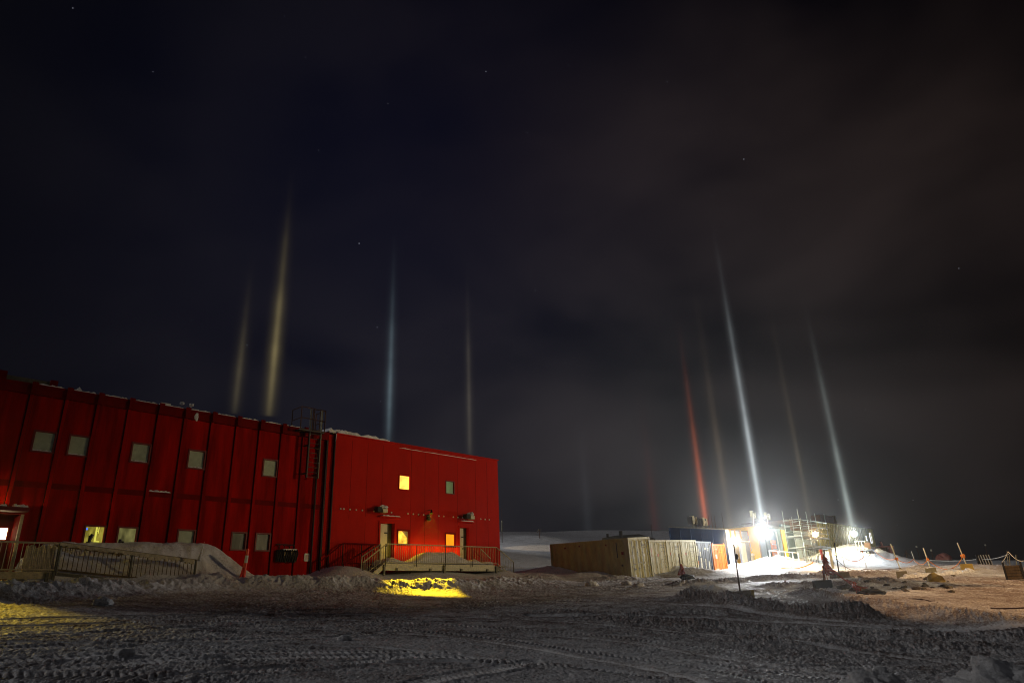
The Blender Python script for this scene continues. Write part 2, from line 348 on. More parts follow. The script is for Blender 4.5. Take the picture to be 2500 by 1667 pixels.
def ground(X, Y, fine=True):
    """height and dirt of the snow surface"""
    z = base_z(X, Y); dist = np.hypot(X, Y)
    v0 = X-ORG[0]; v1 = Y-ORG[1]; s = v0*DV[0]+v1*DV[1]; q = v0*NV[0]+v1*NV[1]
    dirt = np.full(X.shape, .12)
    n1 = fbm(X, Y, .55, 5, 3); n2 = fbm(X, Y, 4.0, 4, 9, .6); n3 = fbm(X, Y, 13, 3, 21, .8); rg = fbm(X, Y, 1.7, 5, 33, .55, True)
    road = smooth(q, 3.5, 5.5)*(1-smooth(dist, 45, 60))
    bd, bl, bs = polyd(X, Y, BERM)
    # ground roughness
    churn = smooth(fbm(X, Y, .16, 3, 55), -.12, .18)
    trk = np.zeros(X.shape)
    for L, w in LUGS:
        b, l, sd = polyd(X, Y, L); trk = np.maximum(trk, 1-smooth(b, w*.9, w*1.5))
    for L, w, h in RUTS:
        b, l, sd = polyd(X, Y, L); trk = np.maximum(trk, 1-smooth(b, w*1.2, w*2.2))
    n2 = n2*(1-.7*trk); n3 = n3*(1-.75*trk)
    z = z+n1*.055*np.minimum(1, 25/np.maximum(dist,1)+.5)+ (n2*.06+n3*.075)*road*(.4+.8*churn)+n3*.02
    z = z+road*.05*np.maximum(0, fbm(X, Y, 3.2, 3, 131, .6)-.1)*2*churn
    gr = np.hypot(v0, v1)
    dirt = dirt+road*(.42+.55*fbm(X, Y, .22, 3, 77)+.35*n2)
    right = smooth(X, 6, 13)*smooth(dist, 14, 24)
    dirt = dirt-.28*(1-smooth(dist, 13, 20))
    # sandy wind-scoured field on the right: lamp-cast streaks put into height and colour
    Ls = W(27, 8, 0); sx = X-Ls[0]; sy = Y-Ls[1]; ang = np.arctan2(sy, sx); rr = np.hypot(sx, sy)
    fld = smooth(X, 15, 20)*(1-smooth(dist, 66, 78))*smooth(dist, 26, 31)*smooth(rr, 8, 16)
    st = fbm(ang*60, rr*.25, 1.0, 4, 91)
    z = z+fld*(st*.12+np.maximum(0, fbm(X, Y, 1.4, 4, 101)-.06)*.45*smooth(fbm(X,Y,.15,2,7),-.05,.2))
    dirt = dirt+fld*(.25+.5*st)  # dirt level plus painted streaks running away from the lamps
    b, l, sd = polyd(X, Y, RIDGES[2][0], 16.0); z = z-.22*smooth(-sd, 0, 1.6)*(1-smooth(b, 5, 15))*smooth(l, 0, 7)
    # hill behind: broad wind drifts
    far = smooth(-q, 8, 22)
    z = z+far*fbm(X+.6*Y, Y*.4, .06, 3, 5)*1.6
    # berm by the building
    bh = np.interp(bl, [0, 12, 20, 30, 45], [.45, .45, .38, .27, .16]); bh = bh*(1-smooth(bl, 41, 46))
    prof = np.exp(-(bd/np.interp(bl, [0, 20, 28], [.75, .8, 1.15]))**2); lump = .8+.95*fbm(X, Y, 1.15, 3, 13, .5)+.42*fbm(X, Y, 4.2, 4, 17, .6, True)
    z = z+bh*prof*np.clip(lump, .2, 1.35); dirt = dirt*(1-.75*prof)+.05*prof+prof*.25*np.maximum(0,n3+.1)
    # drift against the left half of the facade
    dz = 1.62*smooth(s, -24.9, -24.0)*(1-smooth(s, -18.2, -15.3))*np.where(q < 0, 1, (1-smooth(q, .2, 3.0)))
    edge = smooth(s, -19.5, -18)*.18*smooth(fbm(X, Y, .9, 3, 61), -.1, .2)
    z = z+dz*(1+.05*n1)-edge*(dz > .2)+smooth(dz, .05, .5)*(.26*fbm(X, Y, .7, 5, 141, .6)+.06*fbm(X*2+Y, Y, .9, 3, 151, ridge=True)); dirt = np.where(dz > .1, .03, dirt)
    # drift at the stairs left of the deck, and right of it
    d2 = (.62*np.exp(-((s+11.6)/1.5)**2)+.42*np.exp(-((s+1.0)/1.2)**2)+.3*np.exp(-((s+5.8)/3.5)**2))*(1-smooth(q, 1.0, 3.2))*smooth(q, -1.5, 0)
    z = z+d2; dirt = np.where((q < 3.4) & (s < 4), np.minimum(dirt, .06), dirt)
    for ri, (L, w, h) in enumerate(RIDGES):
        b, l, sd = polyd(X, Y, L); p = np.exp(-(b/w)**2); 
        z = z+h*p*np.clip(.7+1.1*fbm(X, Y, .8, 3, 15)+.5*n3*2, .1, 1.3); dirt = dirt+p*(.55 if ri in (0,3,4) else .18)
    for (mx, my, rx, ry, h) in MOUNDS:
        e = ((X-mx)/rx)**2+((Y-my)/ry)**2; p = np.exp(-e); z = z+h*p*(1+.5*n1+.3*n2); dirt = dirt*(1-p*.8)
    flat = np.zeros(X.shape)
    for L, w in LUGS:
        b, l, sd = polyd(X, Y, L); m = 1-smooth(b, w*.8, w*1.1); wob = .75+.8*fbm(X, Y, .8, 2, 44)
        ph = (l+np.abs(sd)*.5)/.125; saw = smooth(np.abs(ph-np.floor(ph)-.5), .12, .3)
        z = z-m*.03+m*(.062*saw-.02)*wob+.02*np.exp(-((b-w*1.3)/.06)**2); dirt = dirt-m*.35*saw+m*.22
    for L, w, h in RUTS:
        b, l, sd = polyd(X, Y, L); m = 1-smooth(b, w*.7, w*1.2); z = z-m*h*.8+.5*h*np.exp(-((b-w*1.5)/.09)**2); dirt = dirt-m*.5+.15*np.exp(-((b-w*1.6)/.12)**2)
    return z, np.clip(dirt, 0, 1)
def ground_mesh():
    az = np.radians(np.r_[np.linspace(-180, -48, 45), np.linspace(-46, -39, 10), np.linspace(-38.5, 38.5, int(1250*GQ)), np.linspace(39, 46, 10), np.linspace(48, 178, 45)])
    rr = np.r_[np.geomspace(.5, 8.6, 12), np.geomspace(9, 34, int(520*GQ)), np.geomspace(34.2, 62, int(260*GQ)), np.geomspace(62.3, 150, 150), np.geomspace(155, 1500, 24)]
    A, R_ = np.meshgrid(az, rr); X = (np.sin(A)*R_).ravel(); Y = (np.cos(A)*R_).ravel()
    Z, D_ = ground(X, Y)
    far = smooth(np.hypot(X, Y), 150, 420); Z = Z*(1-far)+(-12)*far
    nr, na = A.shape; idx = np.arange(nr*na).reshape(nr, na)
    a = idx[:-1, :]; b = np.roll(idx, -1, 1)[:-1, :]; c = np.roll(idx, -1, 1)[1:, :]; d = idx[1:, :]
    quads = np.stack([a, d, c, b], -1).reshape(-1, 4)
    nv = len(X)+1; me = bpy.data.meshes.new('snow_ground')
    co = np.c_[X, Y, Z]; co = np.vstack([co, [[0,0,float(Z[:na].mean())]]])
    tris = np.stack([np.full(na, nv-1), idx[0], np.roll(idx[0], -1)], -1)
    me.vertices.add(nv); me.vertices.foreach_set('co', co.ravel())
    nq, ntri = len(quads), len(tris); me.loops.add(nq*4+ntri*3); me.loops.foreach_set('vertex_index', np.r_[quads.ravel(), tris[:, [0,2,1]].ravel()])
    me.polygons.add(nq+ntri); me.polygons.foreach_set('loop_start', np.r_[np.arange(nq)*4, nq*4+np.arange(ntri)*3])
    me.update(calc_edges=True); me.polygons.foreach_set('use_smooth', np.ones(nq+ntri, bool))
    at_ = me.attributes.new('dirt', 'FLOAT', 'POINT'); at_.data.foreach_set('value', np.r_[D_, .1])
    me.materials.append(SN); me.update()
    o = bpy.data.objects.new('snow_ground', me); COL.objects.link(o); tag(o, kind='structure'); return o
ground_mesh()
def gz(x, y): return float(ground(np.array([x]), np.array([y]))[0][0])
def gsq(s, q): P = W(s, q, 0); return gz(P[0], P[1])
# ------------------------------------------------------------------ railings
def railing(th, pts, h, sp, mat, post_mat=None, r=.022, name='railing', bottom=.06, posts=1.2, n=5, topr=.03):
    """pts: foot line as (s,q,z); top rail, bottom rail, balusters in one mesh, posts their own parts"""
    mb = MB(); up = np.array([0,0,h]); P = [np.array(p, float) for p in pts]
    mb.tube([p+up for p in P], topr, 6); mb.tube([p+np.array([0,0,bottom]) for p in P], r, 6)
    for a, b in zip(P[:-1], P[1:]):
        L = np.linalg.norm((b-a)[:2]); k = max(1, int(L/sp))
        for i in range(1, k):
            p = a+(b-a)*i/k; mb.tube([p+np.array([0,0,bottom]), p+up], r*.42, n, cap=False)
    rl = th.p(name, mb, mat)
    for a, b in zip(P[:-1], P[1:]):
        L = np.linalg.norm((b-a)[:2]); k = max(1, round(L/posts))
        for i in range(k+1):
            if i == 0 and a is not P[0]: continue
            p = a+(b-a)*i/k; th.p('post', MB().tube([p-np.array([0,0,.12]), p+up], r*1.25, 6), post_mat or mat)
    return rl

# ------------------------------------------------------------------ main red building (ribbed)
ribs = [-33.7,-32.5,-31.4,-30.2,-29.05,-27.85,-26.65,-25.47,-24.28,-23.15,-21.97,-20.77,-19.65,-18.45,-17.27,-16.12,-14.98,-13.8]
def wallgrid(mb, s0, s1, z0, z1, holes, q, depth):
    """flat wall with rectangular openings; slab between q and q-depth"""
    xs = sorted(set([s0,s1]+[h[i] for h in holes for i in (0,1)])); zs = sorted(set([z0,z1]+[h[i] for h in holes for i in (2,3)]))
    inh = lambda a, b: any(h[0]-1e-6 <= a and b_ <= h[1]+1e-6 for h in [] for b_ in [b])
    for x0, x1 in zip(xs[:-1], xs[1:]):
        col = []
        for a, b in zip(zs[:-1], zs[1:]):
            solid = not any(h[0]-1e-6 <= x0 and x1 <= h[1]+1e-6 and h[2]-1e-6 <= a and b <= h[3]+1e-6 for h in holes)
            if solid:
                if col and abs(col[-1][1]-a) < 1e-9: col[-1][1] = b
                else: col.append([a, b])
        for a, b in col: mb.box(x0, x1, q-depth, q, a, b)
    return mb
UP = [(-25.08,-24.42),(-23.89,-23.24),(-21.59,-20.93),(-19.27,-18.6),(-15.76,-15.11),(-31.0,-30.35),(-28.9,-28.25)]
LO = [(-22.77,-22.12),(-21.59,-20.94),(-19.26,-18.61),(-16.92,-16.31),(-15.78,-15.15)]
DR0 = (-27.6,-24.95)     # recessed lobby at the left edge of the frame
holes = [(a,b,7.98,8.72) for a,b in UP]+[(a,b,4.59,5.29) for a,b in LO]+[(DR0[0],DR0[1],2.6,5.62)]
b1 = T('red_building', (-24,0,2.6), 'long dark red ribbed metal building with small square windows behind the snowdrift', 'building')
wall = b1.p('wall', wallgrid(MB(), -34, -12.42, 2.3, 10.1, holes, 0, .18), 'red')
m = MB()
for s in ribs:
    if DR0[0] < s < DR0[1]: m.box(s-.06,s+.06,0,.07,5.7,10.1)
    else: m.box(s-.06,s+.06,0,.07,2.3,10.1)
b1.p('rib', m, 'red')
m = MB()
for s in ribs:
    z0 = 5.7 if DR0[0] < s < DR0[1] else 2.3
    m.box(s-.095,s-.062,0,.02,z0,10.1); m.box(s+.062,s+.082,0,.015,z0,10.1)
for a, b in zip(ribs[:-1], ribs[1:]): pass
b1.p('rib_seam', m, 'seam')
m = MB(); m.box(-34,-12.42,.002,.012,6.60,6.82); b1.p('floor_band', m, 'darkred')
m = MB(); m.box(-34.05,-12.42,.0,.14,10.1,10.46); m.box(-34.05,-12.42,.14,.18,10.40,10.5); 
for s in ribs: m.box(s-.1,s+.1,.18,.26,10.08,10.56)
b1.p('parapet', m, 'darkred')
b1.p('roof', MB().box(-34,-12.42,-11,-.003,10.2,10.42), 'darkred')
b1.p('end_wall', MB().box(-34.2,-34.0,-11,.0,2.3,10.3).box(-34,-12.42,-11.2,-11,2.3,10.3), 'red')
def window(b, s0, s1, z0, z1, pane, q=0, depth=.05, fr='frame', extra=None, w=.06, label=None):
    m = MB(); m.box(s0-w,s1+w,q,q+.03,z1,z1+w); m.box(s0-w,s1+w,q,q+.05,z0-w,z0); m.box(s0-w,s0,q,q+.03,z0,z1); m.box(s1,s1+w,q,q+.03,z0,z1)
    f = b.p('window', m, fr, label=label)
    b.p('pane', MB().box(s0+.002,s1-.002,q-depth-.03,q-depth,z0+.002,z1-.002), pane, parent=f)
    if extra: extra(f)
    return f
EM_Y = emit('lit_window_yellow', (.85,.7,.1), .30, .75, 5, (1,1,.5))
EM_Y2 = emit('lit_window_dim', (.42,.38,.13), .30, .6, 4, (1,1,.4))
EM_HOT = emit('lit_window_bright', (1,.55,.08), 1.8, .3, 2)
EM_OR = emit('lit_window_orange', (1,.3,.01), 1.3, .35, 2, (1,1,.3))
EM_YO = emit('lit_window_amber', (1,.52,.05), 1.5, .5, 3)
EM_W = emit('lit_door_glass', (1,.8,.45), 4.5)
for i,(a,b) in enumerate(UP): window(b1, a, b, 7.98, 8.72, 'blind')
def snow_sill(s0, s1, z, q, seed, h=.05, dp=.12, name='sill_snow', parent=None, b=None):
    rnd = random.Random(seed); m = MB(); n = 14; top = []
    for i in range(n+1): top.append(h*(.35+rnd.random())*(1 if 0 < i < n else .3))
    for i in range(n):
        x0 = s0+(s1-s0)*i/n; x1 = s0+(s1-s0)*(i+1)/n
        m.add([(x0,q,z),(x1,q,z),(x1,q,z+top[i+1]),(x0,q,z+top[i]),(x0,q-dp,z),(x1,q-dp,z),(x1,q-dp,z+top[i+1]*1.3),(x0,q-dp,z+top[i]*1.3)],
              [(0,1,2,3),(3,2,6,7),(4,7,6,5),(0,4,5,1)])
    return b.p(name, m, SNC, parent=parent, smooth=False)
for i in (0,1,2,3): snow_sill(UP[i][0], UP[i][1], 7.982, -.01, i, b=b1)
for i,(a,b) in enumerate(LO):
    def ex(f, i=i, a=a, b=b):
        if i == 0:
            b1.p('blind_slat', MB().box(a+.36,a+.42,-.049,-.035,4.7,5.28).box(a+.45,a+.48,-.049,-.035,5.05,5.28).box(a+.42,a+.45,-.049,-.035,5.12,5.15).box(a+.36,b-.1,-.049,-.035,4.72,4.76), emit('lit_strip', (.9,.85,.12), .8), parent=f)
            b1.p('indoor_plant', MB().tube([(a+.2,-.03,4.6),(a+.2,-.03,4.95)],.06,6).tube([(a+.2,-.03,4.8),(a+.27,-.03,5.0)],.07,6).box(a+.1,a+.3,-.05,-.02,4.6,4.72), 'darksteel', parent=f)
            b1.p('blue_lamp', MB().box(a+.02,a+.07,-.049,-.03,5.16,5.24), emit('blue_led', (.05,.15,1), 1.5), parent=f)
        if i == 1: b1.p('indoor_plant', MB().tube([(a+.1,-.03,4.6),(a+.12,-.03,4.85)],.07,6).tube([(a+.22,-.03,4.6),(a+.2,-.03,4.78)],.07,6).box(a+.02,a+.4,-.05,-.02,4.6,4.66), 'darksteel', parent=f)
    window(b1, a, b, 4.59, 5.29, [EM_Y, EM_Y2, 'blind', 'blinddark', 'blinddark'][i], extra=ex)
# lobby
m = MB(); m.box(DR0[0],DR0[1],-1.3,-1.2,2.6,5.7); m.box(DR0[1],DR0[1]+.05,-1.3,-.182,2.6,5.62); b1.p('lobby_wall', m, 'darkred')
pa, pz = onplane(19.5,1289,-1.0); pc, pd = onplane(14,1316.5,-1.0)
lb = b1.p('lobby_door', MB().box(-27.3,pa+.18,-1.2,-1.02,3.4,pz+.3), 'frame'); b1.p('pane', MB().box(pa-.95,pa,-1.02,-1.0,pd,pz), EM_W, parent=lb)
b1.p('lobby_post', MB().box(DR0[1]-.02,DR0[1]+.07,.0,.09,2.6,5.6), 'tanrail')
m = MB(); m.box(-27.4,-24.85,.0,.55,5.66,5.80); b1.p('lobby_canopy', m, 'frame')
snow_sill(-26.2,-25.55,5.802,.54,71,.07,.4,'canopy_snow',b=b1); snow_sill(-25.35,-24.9,5.802,.54,72,.08,.4,'canopy_snow',b=b1)
snow_sill(-20.75,-19.85,6.80,.07,33,.05,.055,'band_snow',b=b1)
for i in range(len(ribs)-1):
    if ribs[i] < -26: continue
    snow_sill(ribs[i]+.13, ribs[i+1]-.2, 10.502, .17, 100+i, .045, .3, 'parapet_snow', b=b1)
# rooftop screen at the far left, vents
b1.p('roof_screen', MB().box(-27.6,-24.9,-.5,-.4,10.42,10.84), 'galvdark'); b1.p('roof_screen_end', MB().box(-24.9,-24.64,-.55,-.3,10.42,10.9).box(-26.6,-26.35,-.35,-.28,10.42,10.95), 'darkred')
def blob(loc, r, seed, sq=(1,1,.6), n=2, amp=.35):
    b = bmesh.new(); bmesh.ops.create_icosphere(b, subdivisions=n, radius=1); rnd = random.Random(seed); ph = [rnd.uniform(0,6) for _ in range(6)]
    m = MB(); vs = []
    for v in b.verts:
        c = v.co; k = 1+amp*(math.sin(c.x*3+ph[0])*math.sin(c.y*3.3+ph[1])+.6*math.sin(c.z*5+ph[2]+c.x*4)*math.sin(c.y*6+ph[3])+.3*rnd.uniform(-1,1))
        if n >= 3: k += .8*float(fbm(np.array([c.x*1.3+seed*3.1+c.z]), np.array([c.y*1.3-c.z*.8]), 2.2, 6, seed, .68)[0])
        vs.append((loc[0]+c.x*r*sq[0]*k, loc[1]+c.y*r*sq[1]*k, loc[2]+c.z*r*sq[2]*k))
    m.add(vs, [tuple(v.index for v in f.verts) for f in b.faces]); b.free(); return m
for i,(s,zz,r) in enumerate([(-23.95,10.58,.1),(-19.9,10.75,.09),(-19.5,10.74,.1)]): b1.p('roof_vent' if i else 'snow_clump', blob((s,.05,zz), r, i, (1,1,.8)), SNL if i != 9 else 'white')
m = MB().box(-20.75,-20.35,-.3,.0,10.5,10.66); b1.p('roof_vent', m, 'white')
b1.p('vent_cowl', MB().tube([(-21.05,-.1,10.42),(-21.05,-.1,10.6)],.12,10), 'darksteel')
b1.p('frost_patch', blob((-19.25,.155,10.22), .14, 5, (.7,.15,1.2)), SNL)
# down pipes and corner trims
b1.p('downpipe', MB().tube([(-12.98,.09,2.3),(-12.98,.09,10.3)],.05,8), 'seam')
# meter box with hoses, notice sign
mb = T('meter_box', (-14.28,.02,4.0), 'cluttered meter cabinet with hanging hoses and snow on the red wall', 'meter box')
mb.p('cabinet', MB().box(-14.78,-13.78,.0,.16,4.08,4.6), 'wood'); mb.p('snow_cap', MB().box(-14.5,-13.8,.02,.2,4.6,4.66), SNL)
m = MB()
for k in range(9):
    x = -14.76+k*.12; m.tube([(x,.18,4.62),(x+.03,.24,4.45),(x-.02*(k%3),.22,4.12-.03*(k%4))],.035,6)
mb.p('hose', m, 'black'); 
m = MB()
for k in (0,4):
    x = -14.6+k*.13; m.tube([(x+.13*math.cos(a),.2,4.75+.1*math.sin(a)) for a in np.linspace(-.5,3.9,12)],.022,6)
mb.p('coil', m.box(-14.8,-13.75,.0,.04,4.84,4.88), 'black'); mb.p('valve', MB().box(-14.5,-14.4,.16,.24,4.35,4.5).box(-14.05,-13.85,.16,.2,4.14,4.3).box(-14.1,-13.98,.16,.22,4.4,4.55), 'yellowtub')
sg = T('notice_sign', (-13.15,.02,4.1), 'small white notice board with rounded corners and faint lines on the red wall', 'sign')
sg.p('board', MB().prism([(-13.30,4.16),(-13.27,4.13),(-13.03,4.13),(-13.0,4.16),(-13.0,4.46),(-13.03,4.49),(-13.27,4.49),(-13.30,4.46)],.001,.03), 'white')
m = MB()
for k in range(5): m.box(-13.25,-13.06+.02*(k%2),.03,.032,4.2+.05*k,4.215+.05*k)
sg.p('text_line', m, 'markred')
# roof ladder with guard rails
ld = T('roof_ladder', (-13.5,.5,7.9), 'dark caged roof ladder with guard rails standing above the red parapet', 'ladder')
for s in (-13.75,-13.12): ld.p('ladder_side', MB().box(s-.03,s+.03,.42,.52,8.0,11.5), 'galvdark' if s > -13.5 else 'darksteel')
m = MB()
for k in range(11): m.tube([(-13.75,.47,8.05+k*.24),(-13.12,.47,8.05+k*.24)],.014,5)
ld.p('rung', m, 'darksteel')
ld.p('platform', MB().box(-14.35,-13.0,-.3,.62,10.28,10.36), 'darksteel')
m = MB()
for s, q in [(-14.35,.6),(-14.35,-.3),(-13.62,.6),(-13.55,.35),(-13.0,.6),(-13.0,-.3),(-13.12,.3)]: m.tube([(s,q,10.36),(s,q,11.5)],.026,6)
for z in (10.92,11.48): m.tube([(-13.62,.6,z),(-14.35,.6,z),(-14.35,-.3,z)],.024,6); m.tube([(-13.55,.5,z),(-13.0,.6,z),(-13.0,-.3,z)],.024,6)
ld.p('guard_rail', m, 'rust'); ld.p('bracket', MB().box(-13.8,-13.7,0,.42,8.2,8.26).box(-13.17,-13.07,0,.42,8.2,8.26).box(-13.8,-13.7,0,.42,9.6,9.66).box(-13.17,-13.07,0,.42,9.6,9.66), 'darksteel')

# ------------------------------------------------------------------ red end block
D1 = (-9.02,-8.1,3.95,6.14); D2 = (-3.36,-2.62,3.95,6.17)
h2 = [(-7.82,-7.11,8.02,8.77),(-4.39,-3.78,8.07,8.77),(-7.82,-7.12,5.08,5.77),(-4.41,-3.76,5.08,5.74),D1,D2]
b2 = T('red_end_block', (-6,0,3.0), 'smooth bright red end block with two pale doors and lit windows above the deck', 'building')
b2.p('wall', wallgrid(MB(), -12.0, 0, 2.6, 10.5, h2, .12, .2), 'redplain')
b2.p('side_wall', MB().box(-12.42,-12.05,-.05,.0,2.3,10.46).box(-.2,-.001,-11,-.085,2.6,10.5).box(-12,-.2,-11.2,-11,2.6,10.5), 'redplain')
b2.p('corner_seam', MB().box(-12.52,-12.43,-.02,.13,2.3,10.46).box(-12.06,-12.005,-.02,.15,2.6,10.45), 'seam')
m = MB()
for k in range(1,12): m.box(-12+k*1.0-.008,-12+k*1.0+.008,.12,.124,2.6,10.3)
m2 = MB()
b2.p('panel_seam', wallgrid(MB(), 0,0.001,0,0.001,[],0,.001).add([],[]) if False else MB().box(-10.985,-10.97,.12,.124,6.2,10.3).box(-9.985,-9.97,.12,.124,6.4,10.3).box(-8.985,-8.97,.12,.124,6.6,10.3).box(-7.0,-6.985,.12,.124,3.6,10.3).box(-6.0,-5.985,.12,.124,3.6,10.3).box(-5.0,-4.985,.12,.124,3.6,10.3).box(-3.5,-3.485,.12,.124,6.3,10.3).box(-2.0,-1.985,.12,.124,3.6,10.3).box(-1.0,-.985,.12,.124,3.6,10.3).box(-9.98,-9.965,.12,.124,3.6,6.1), 'darkred')
b2.p('coping', MB().box(-12.0,.04,-.2,.2,10.5,10.56), 'redplain'); b2.p('roof', MB().box(-12,0,-11,-.21,10.3,10.48), 'darkred')
snow_sill(-11.95,-8.6,10.562,.19,5,.13,.6,'roof_snow',b=b2); snow_sill(-12.4,-11.2,10.562,.1,6,.2,1.2,'roof_snow',b=b2)
b2.p('icicle', MB().tube([(-12.02,.18,10.5),(-12.04,.18,10.1)],.03,6,.004), SNL)
snow_sill(-7.9,-1.9,10.30,.165,8,.03,.04,'ledge_frost',b=b2)
window(b2, *h2[0], EM_HOT, q=.12, fr='redplain', w=.05, label='bright yellow lit upper window'); window(b2, *h2[1], 'blindgreen', q=.12, fr='frame', w=.04, label='dull green upper window')
def ex2(f):
    b2.p('blind', MB().prism([(-7.55,5.77),(-7.12,5.77),(-7.12,5.08),(-7.2,5.08),(-7.2,5.45)],.072,.085), 'tanrail', parent=f)
window(b2, *h2[2], EM_YO, q=.12, fr='darkred', extra=ex2, w=.08, label='amber lit window with a slanting blind'); window(b2, *h2[3], EM_OR, q=.12, fr='darkred', w=.08, label='orange lit window')
for k,(D_,sn) in enumerate(((D1,1),(D2,0))):
    f = b2.p('door_frame', MB().box(D_[0]-.09,D_[0],.12,.17,3.95,D_[3]+.09).box(D_[1],D_[1]+.09,.12,.17,3.95,D_[3]+.09).box(D_[0],D_[1],.12,.17,D_[3],D_[3]+.09), 'redplain')
    dw = D_[1]-D_[0]; b2.p('door', MB().box(D_[0]+.01,D_[0]+dw*.7,-.2,-.12,3.95,D_[3]-.01), 'door')
    b2.p('door_reveal', MB().box(D_[0]+dw*.7,D_[1],-.22,-.13,3.95,D_[3]), 'galvdark')
    b2.p('handle', MB().box(D_[0]+dw*.62,D_[0]+dw*.68,-.12,-.06,4.95,5.05).box(D_[0]+dw*.5,D_[0]+dw*.72,-.12,-.08,5.62,5.68), 'darksteel')
    b2.p('door_hood', MB().box(D_[0]-.15,D_[1]+.25,.12,.42,D_[3]+.28,D_[3]+.32), 'redplain')
    snow_sill(D_[0]-.05,D_[1]+.2,D_[3]+.322,.41,40+k,.05,.28,'hood_snow',b=b2)
m = MB(); mh = MB()
for i, x in enumerate([241,277,348,420,490,627,825,1013,1075,1135,1194,1254,1369,1425,1535,1588,1640,1748,1849,1899,1948]):
    px = 780+x/4.704; py = 1030+(995+(x-241)*(1120-995)/(1948-241))/4.704; s, z = onplane(px, py, .12)
    m.tube([(s,.12,z),(s,.155,z)],.045,10)
b2.p('bolt_cap', m, 'markwhite')
def flood(s, z, label, snow, flip):
    t = T('wall_floodlight', (s,.12,z), label, 'floodlight')
    t.p('bracket', MB().tube([(s,.12,z),(s,.45,z)],.035,6).tube([(s-.18*flip,.45,z-.02),(s+.22*flip,.45,z-.02)],.025,6), 'darksteel')
    t.p('head', MB().box(s-.36*flip,s-.1*flip,.32,.62,z-.16,z+.1).tube([(s-.2*flip,.32,z),(s-.2*flip,.2,z)],.1,8), 'black')
    t.p('lamp_housing', MB().box(s+.0,s+.3,.34,.6,z-.17,z+.02), 'galv')
    t.p('snow_cap', blob((s+.1,.47,z+.12),.2,snow,(1.05,.8,.62)), SNL); return t
flood(-9.2,6.78,'twin-headed wall floodlight capped with snow above the left pale door',3,1); flood(-2.85,6.8,'snow-hooded wall floodlight above the right pale door',8,1)
bk = T('bulkhead_lamp', (-5.79,.12,6.5), 'small dark pair of bulkhead lamps in the middle of the red end wall', 'wall lamp')
bk.p('lamp_body', blob((-5.83,.24,6.66),.11,3,(1,1,1),2,.05), 'darksteel'); bk.p('lamp_hood', blob((-5.8,.26,6.48),.12,4,(1.2,1,.8),2,.05), 'darksteel'); bk.p('conduit', MB().tube([(-5.8,.15,6.7),(-5.8,.15,6.4)],.03,6), 'darksteel')

# ------------------------------------------------------------------ deck with stairs
dk = T('entrance_deck', (-6,1.6,3.2), 'galvanised entrance deck with railings and stairs in front of the pale doors', 'deck')
dk.p('floor', MB().box(-9.75,-.9,.15,1.5,3.88,3.93), 'galvdark')
dk.p('beam', MB().box(-9.75,-1.85,1.5,1.6,3.64,3.97).box(-9.75,-9.65,.15,1.5,3.64,3.87).box(-1.95,-1.85,.15,1.5,3.64,3.87), 'galv')
for s in (-9.8,-5.85,-1.9): dk.p('leg', MB().box(s-.05,s+.05,1.605,1.70,2.9,3.92), 'galvdark')
for s in (-9.0,-6.8,-4.6,-2.6): dk.p('rail_bracket', MB().box(s-.06,s+.06,1.605,1.66,3.62,3.76), 'galvdark')
dk.p('brace', MB().tube([(-7.9,1.4,3.62),(-7.6,.4,3.2)],.03,6).tube([(-5.9,1.4,3.62),(-5.0,.4,3.2)],.03,6), 'galvdark')
railing(dk, [(-9.75,1.68,3.95),(-1.85,1.68,3.99)], .96, .13, 'galv', 'galvdark', posts=2.0)
# left flight, front and back railings
railing(dk, [(-9.75,1.68,3.95),(-11.07,1.68,3.08)], .92, .13, 'galv', 'galvdark', name='stair_railing', posts=1.4)
railing(dk, [(-9.15,.3,4.0),(-11.35,.3,4.0),(-12.6,.3,3.1)], 1.0, .13, 'darkred', 'seam', name='back_railing', posts=1.4, topr=.035)
railing(dk, [(-10.0,.95,3.9),(-11.7,.95,2.95)], 1.0, .13, 'darkred', 'seam', name='stair_railing', posts=1.7, topr=.04)
railing(dk, [(-9.8,1.3,3.95),(-10.9,1.3,3.3)], .98, .14, 'galv', 'galv', name='stair_railing', posts=1.4)
dk.p('stringer', MB().add([(-9.8,1.55,3.95),(-9.8,1.55,3.7),(-11.0,1.55,2.85),(-11.0,1.55,3.1),(-9.8,1.62,3.95),(-9.8,1.62,3.7),(-11.0,1.62,2.85),(-11.0,1.62,3.1)],[(0,1,2,3),(7,6,5,4),(0,3,7,4),(1,5,6,2)]), 'galv')
dk.p('stringer', MB().add([(-9.85,1.45,3.85),(-9.85,1.45,3.72),(-11.0,1.45,2.9),(-11.0,1.45,3.03),(-9.85,1.5,3.85),(-9.85,1.5,3.72),(-11.0,1.5,2.9),(-11.0,1.5,3.03)],[(0,1,2,3),(7,6,5,4),(0,3,7,4),(1,5,6,2)]), 'galvdark')
dk.p('stringer', MB().add([(-1.85,1.55,3.97),(-1.85,1.55,3.72),(-.75,1.55,3.1),(-.75,1.55,3.35),(-1.85,1.62,3.97),(-1.85,1.62,3.72),(-.75,1.62,3.1),(-.75,1.62,3.35)],[(0,1,2,3),(7,6,5,4),(0,3,7,4),(1,5,6,2)]), 'galvdark')
for k in range(4):
    dk.p('tread', MB().box(-9.85-k*.3,-10.13-k*.3,.35,1.54,3.72-k*.21,3.75-k*.21), 'galvdark')
    dk.p('tread', MB().box(-1.78+k*.28,-1.52+k*.28,.35,1.54,3.8-k*.17,3.83-k*.17), 'galvdark')
railing(dk, [(-1.85,1.68,3.99),(-.48,1.68,3.22)], .95, .13, 'galv', 'galvdark', name='stair_railing', posts=1.5)
railing(dk, [(-2.0,.5,3.99),(-1.2,.5,3.45)], .95, .14, 'galv', 'galvdark', name='stair_railing', posts=1.2)
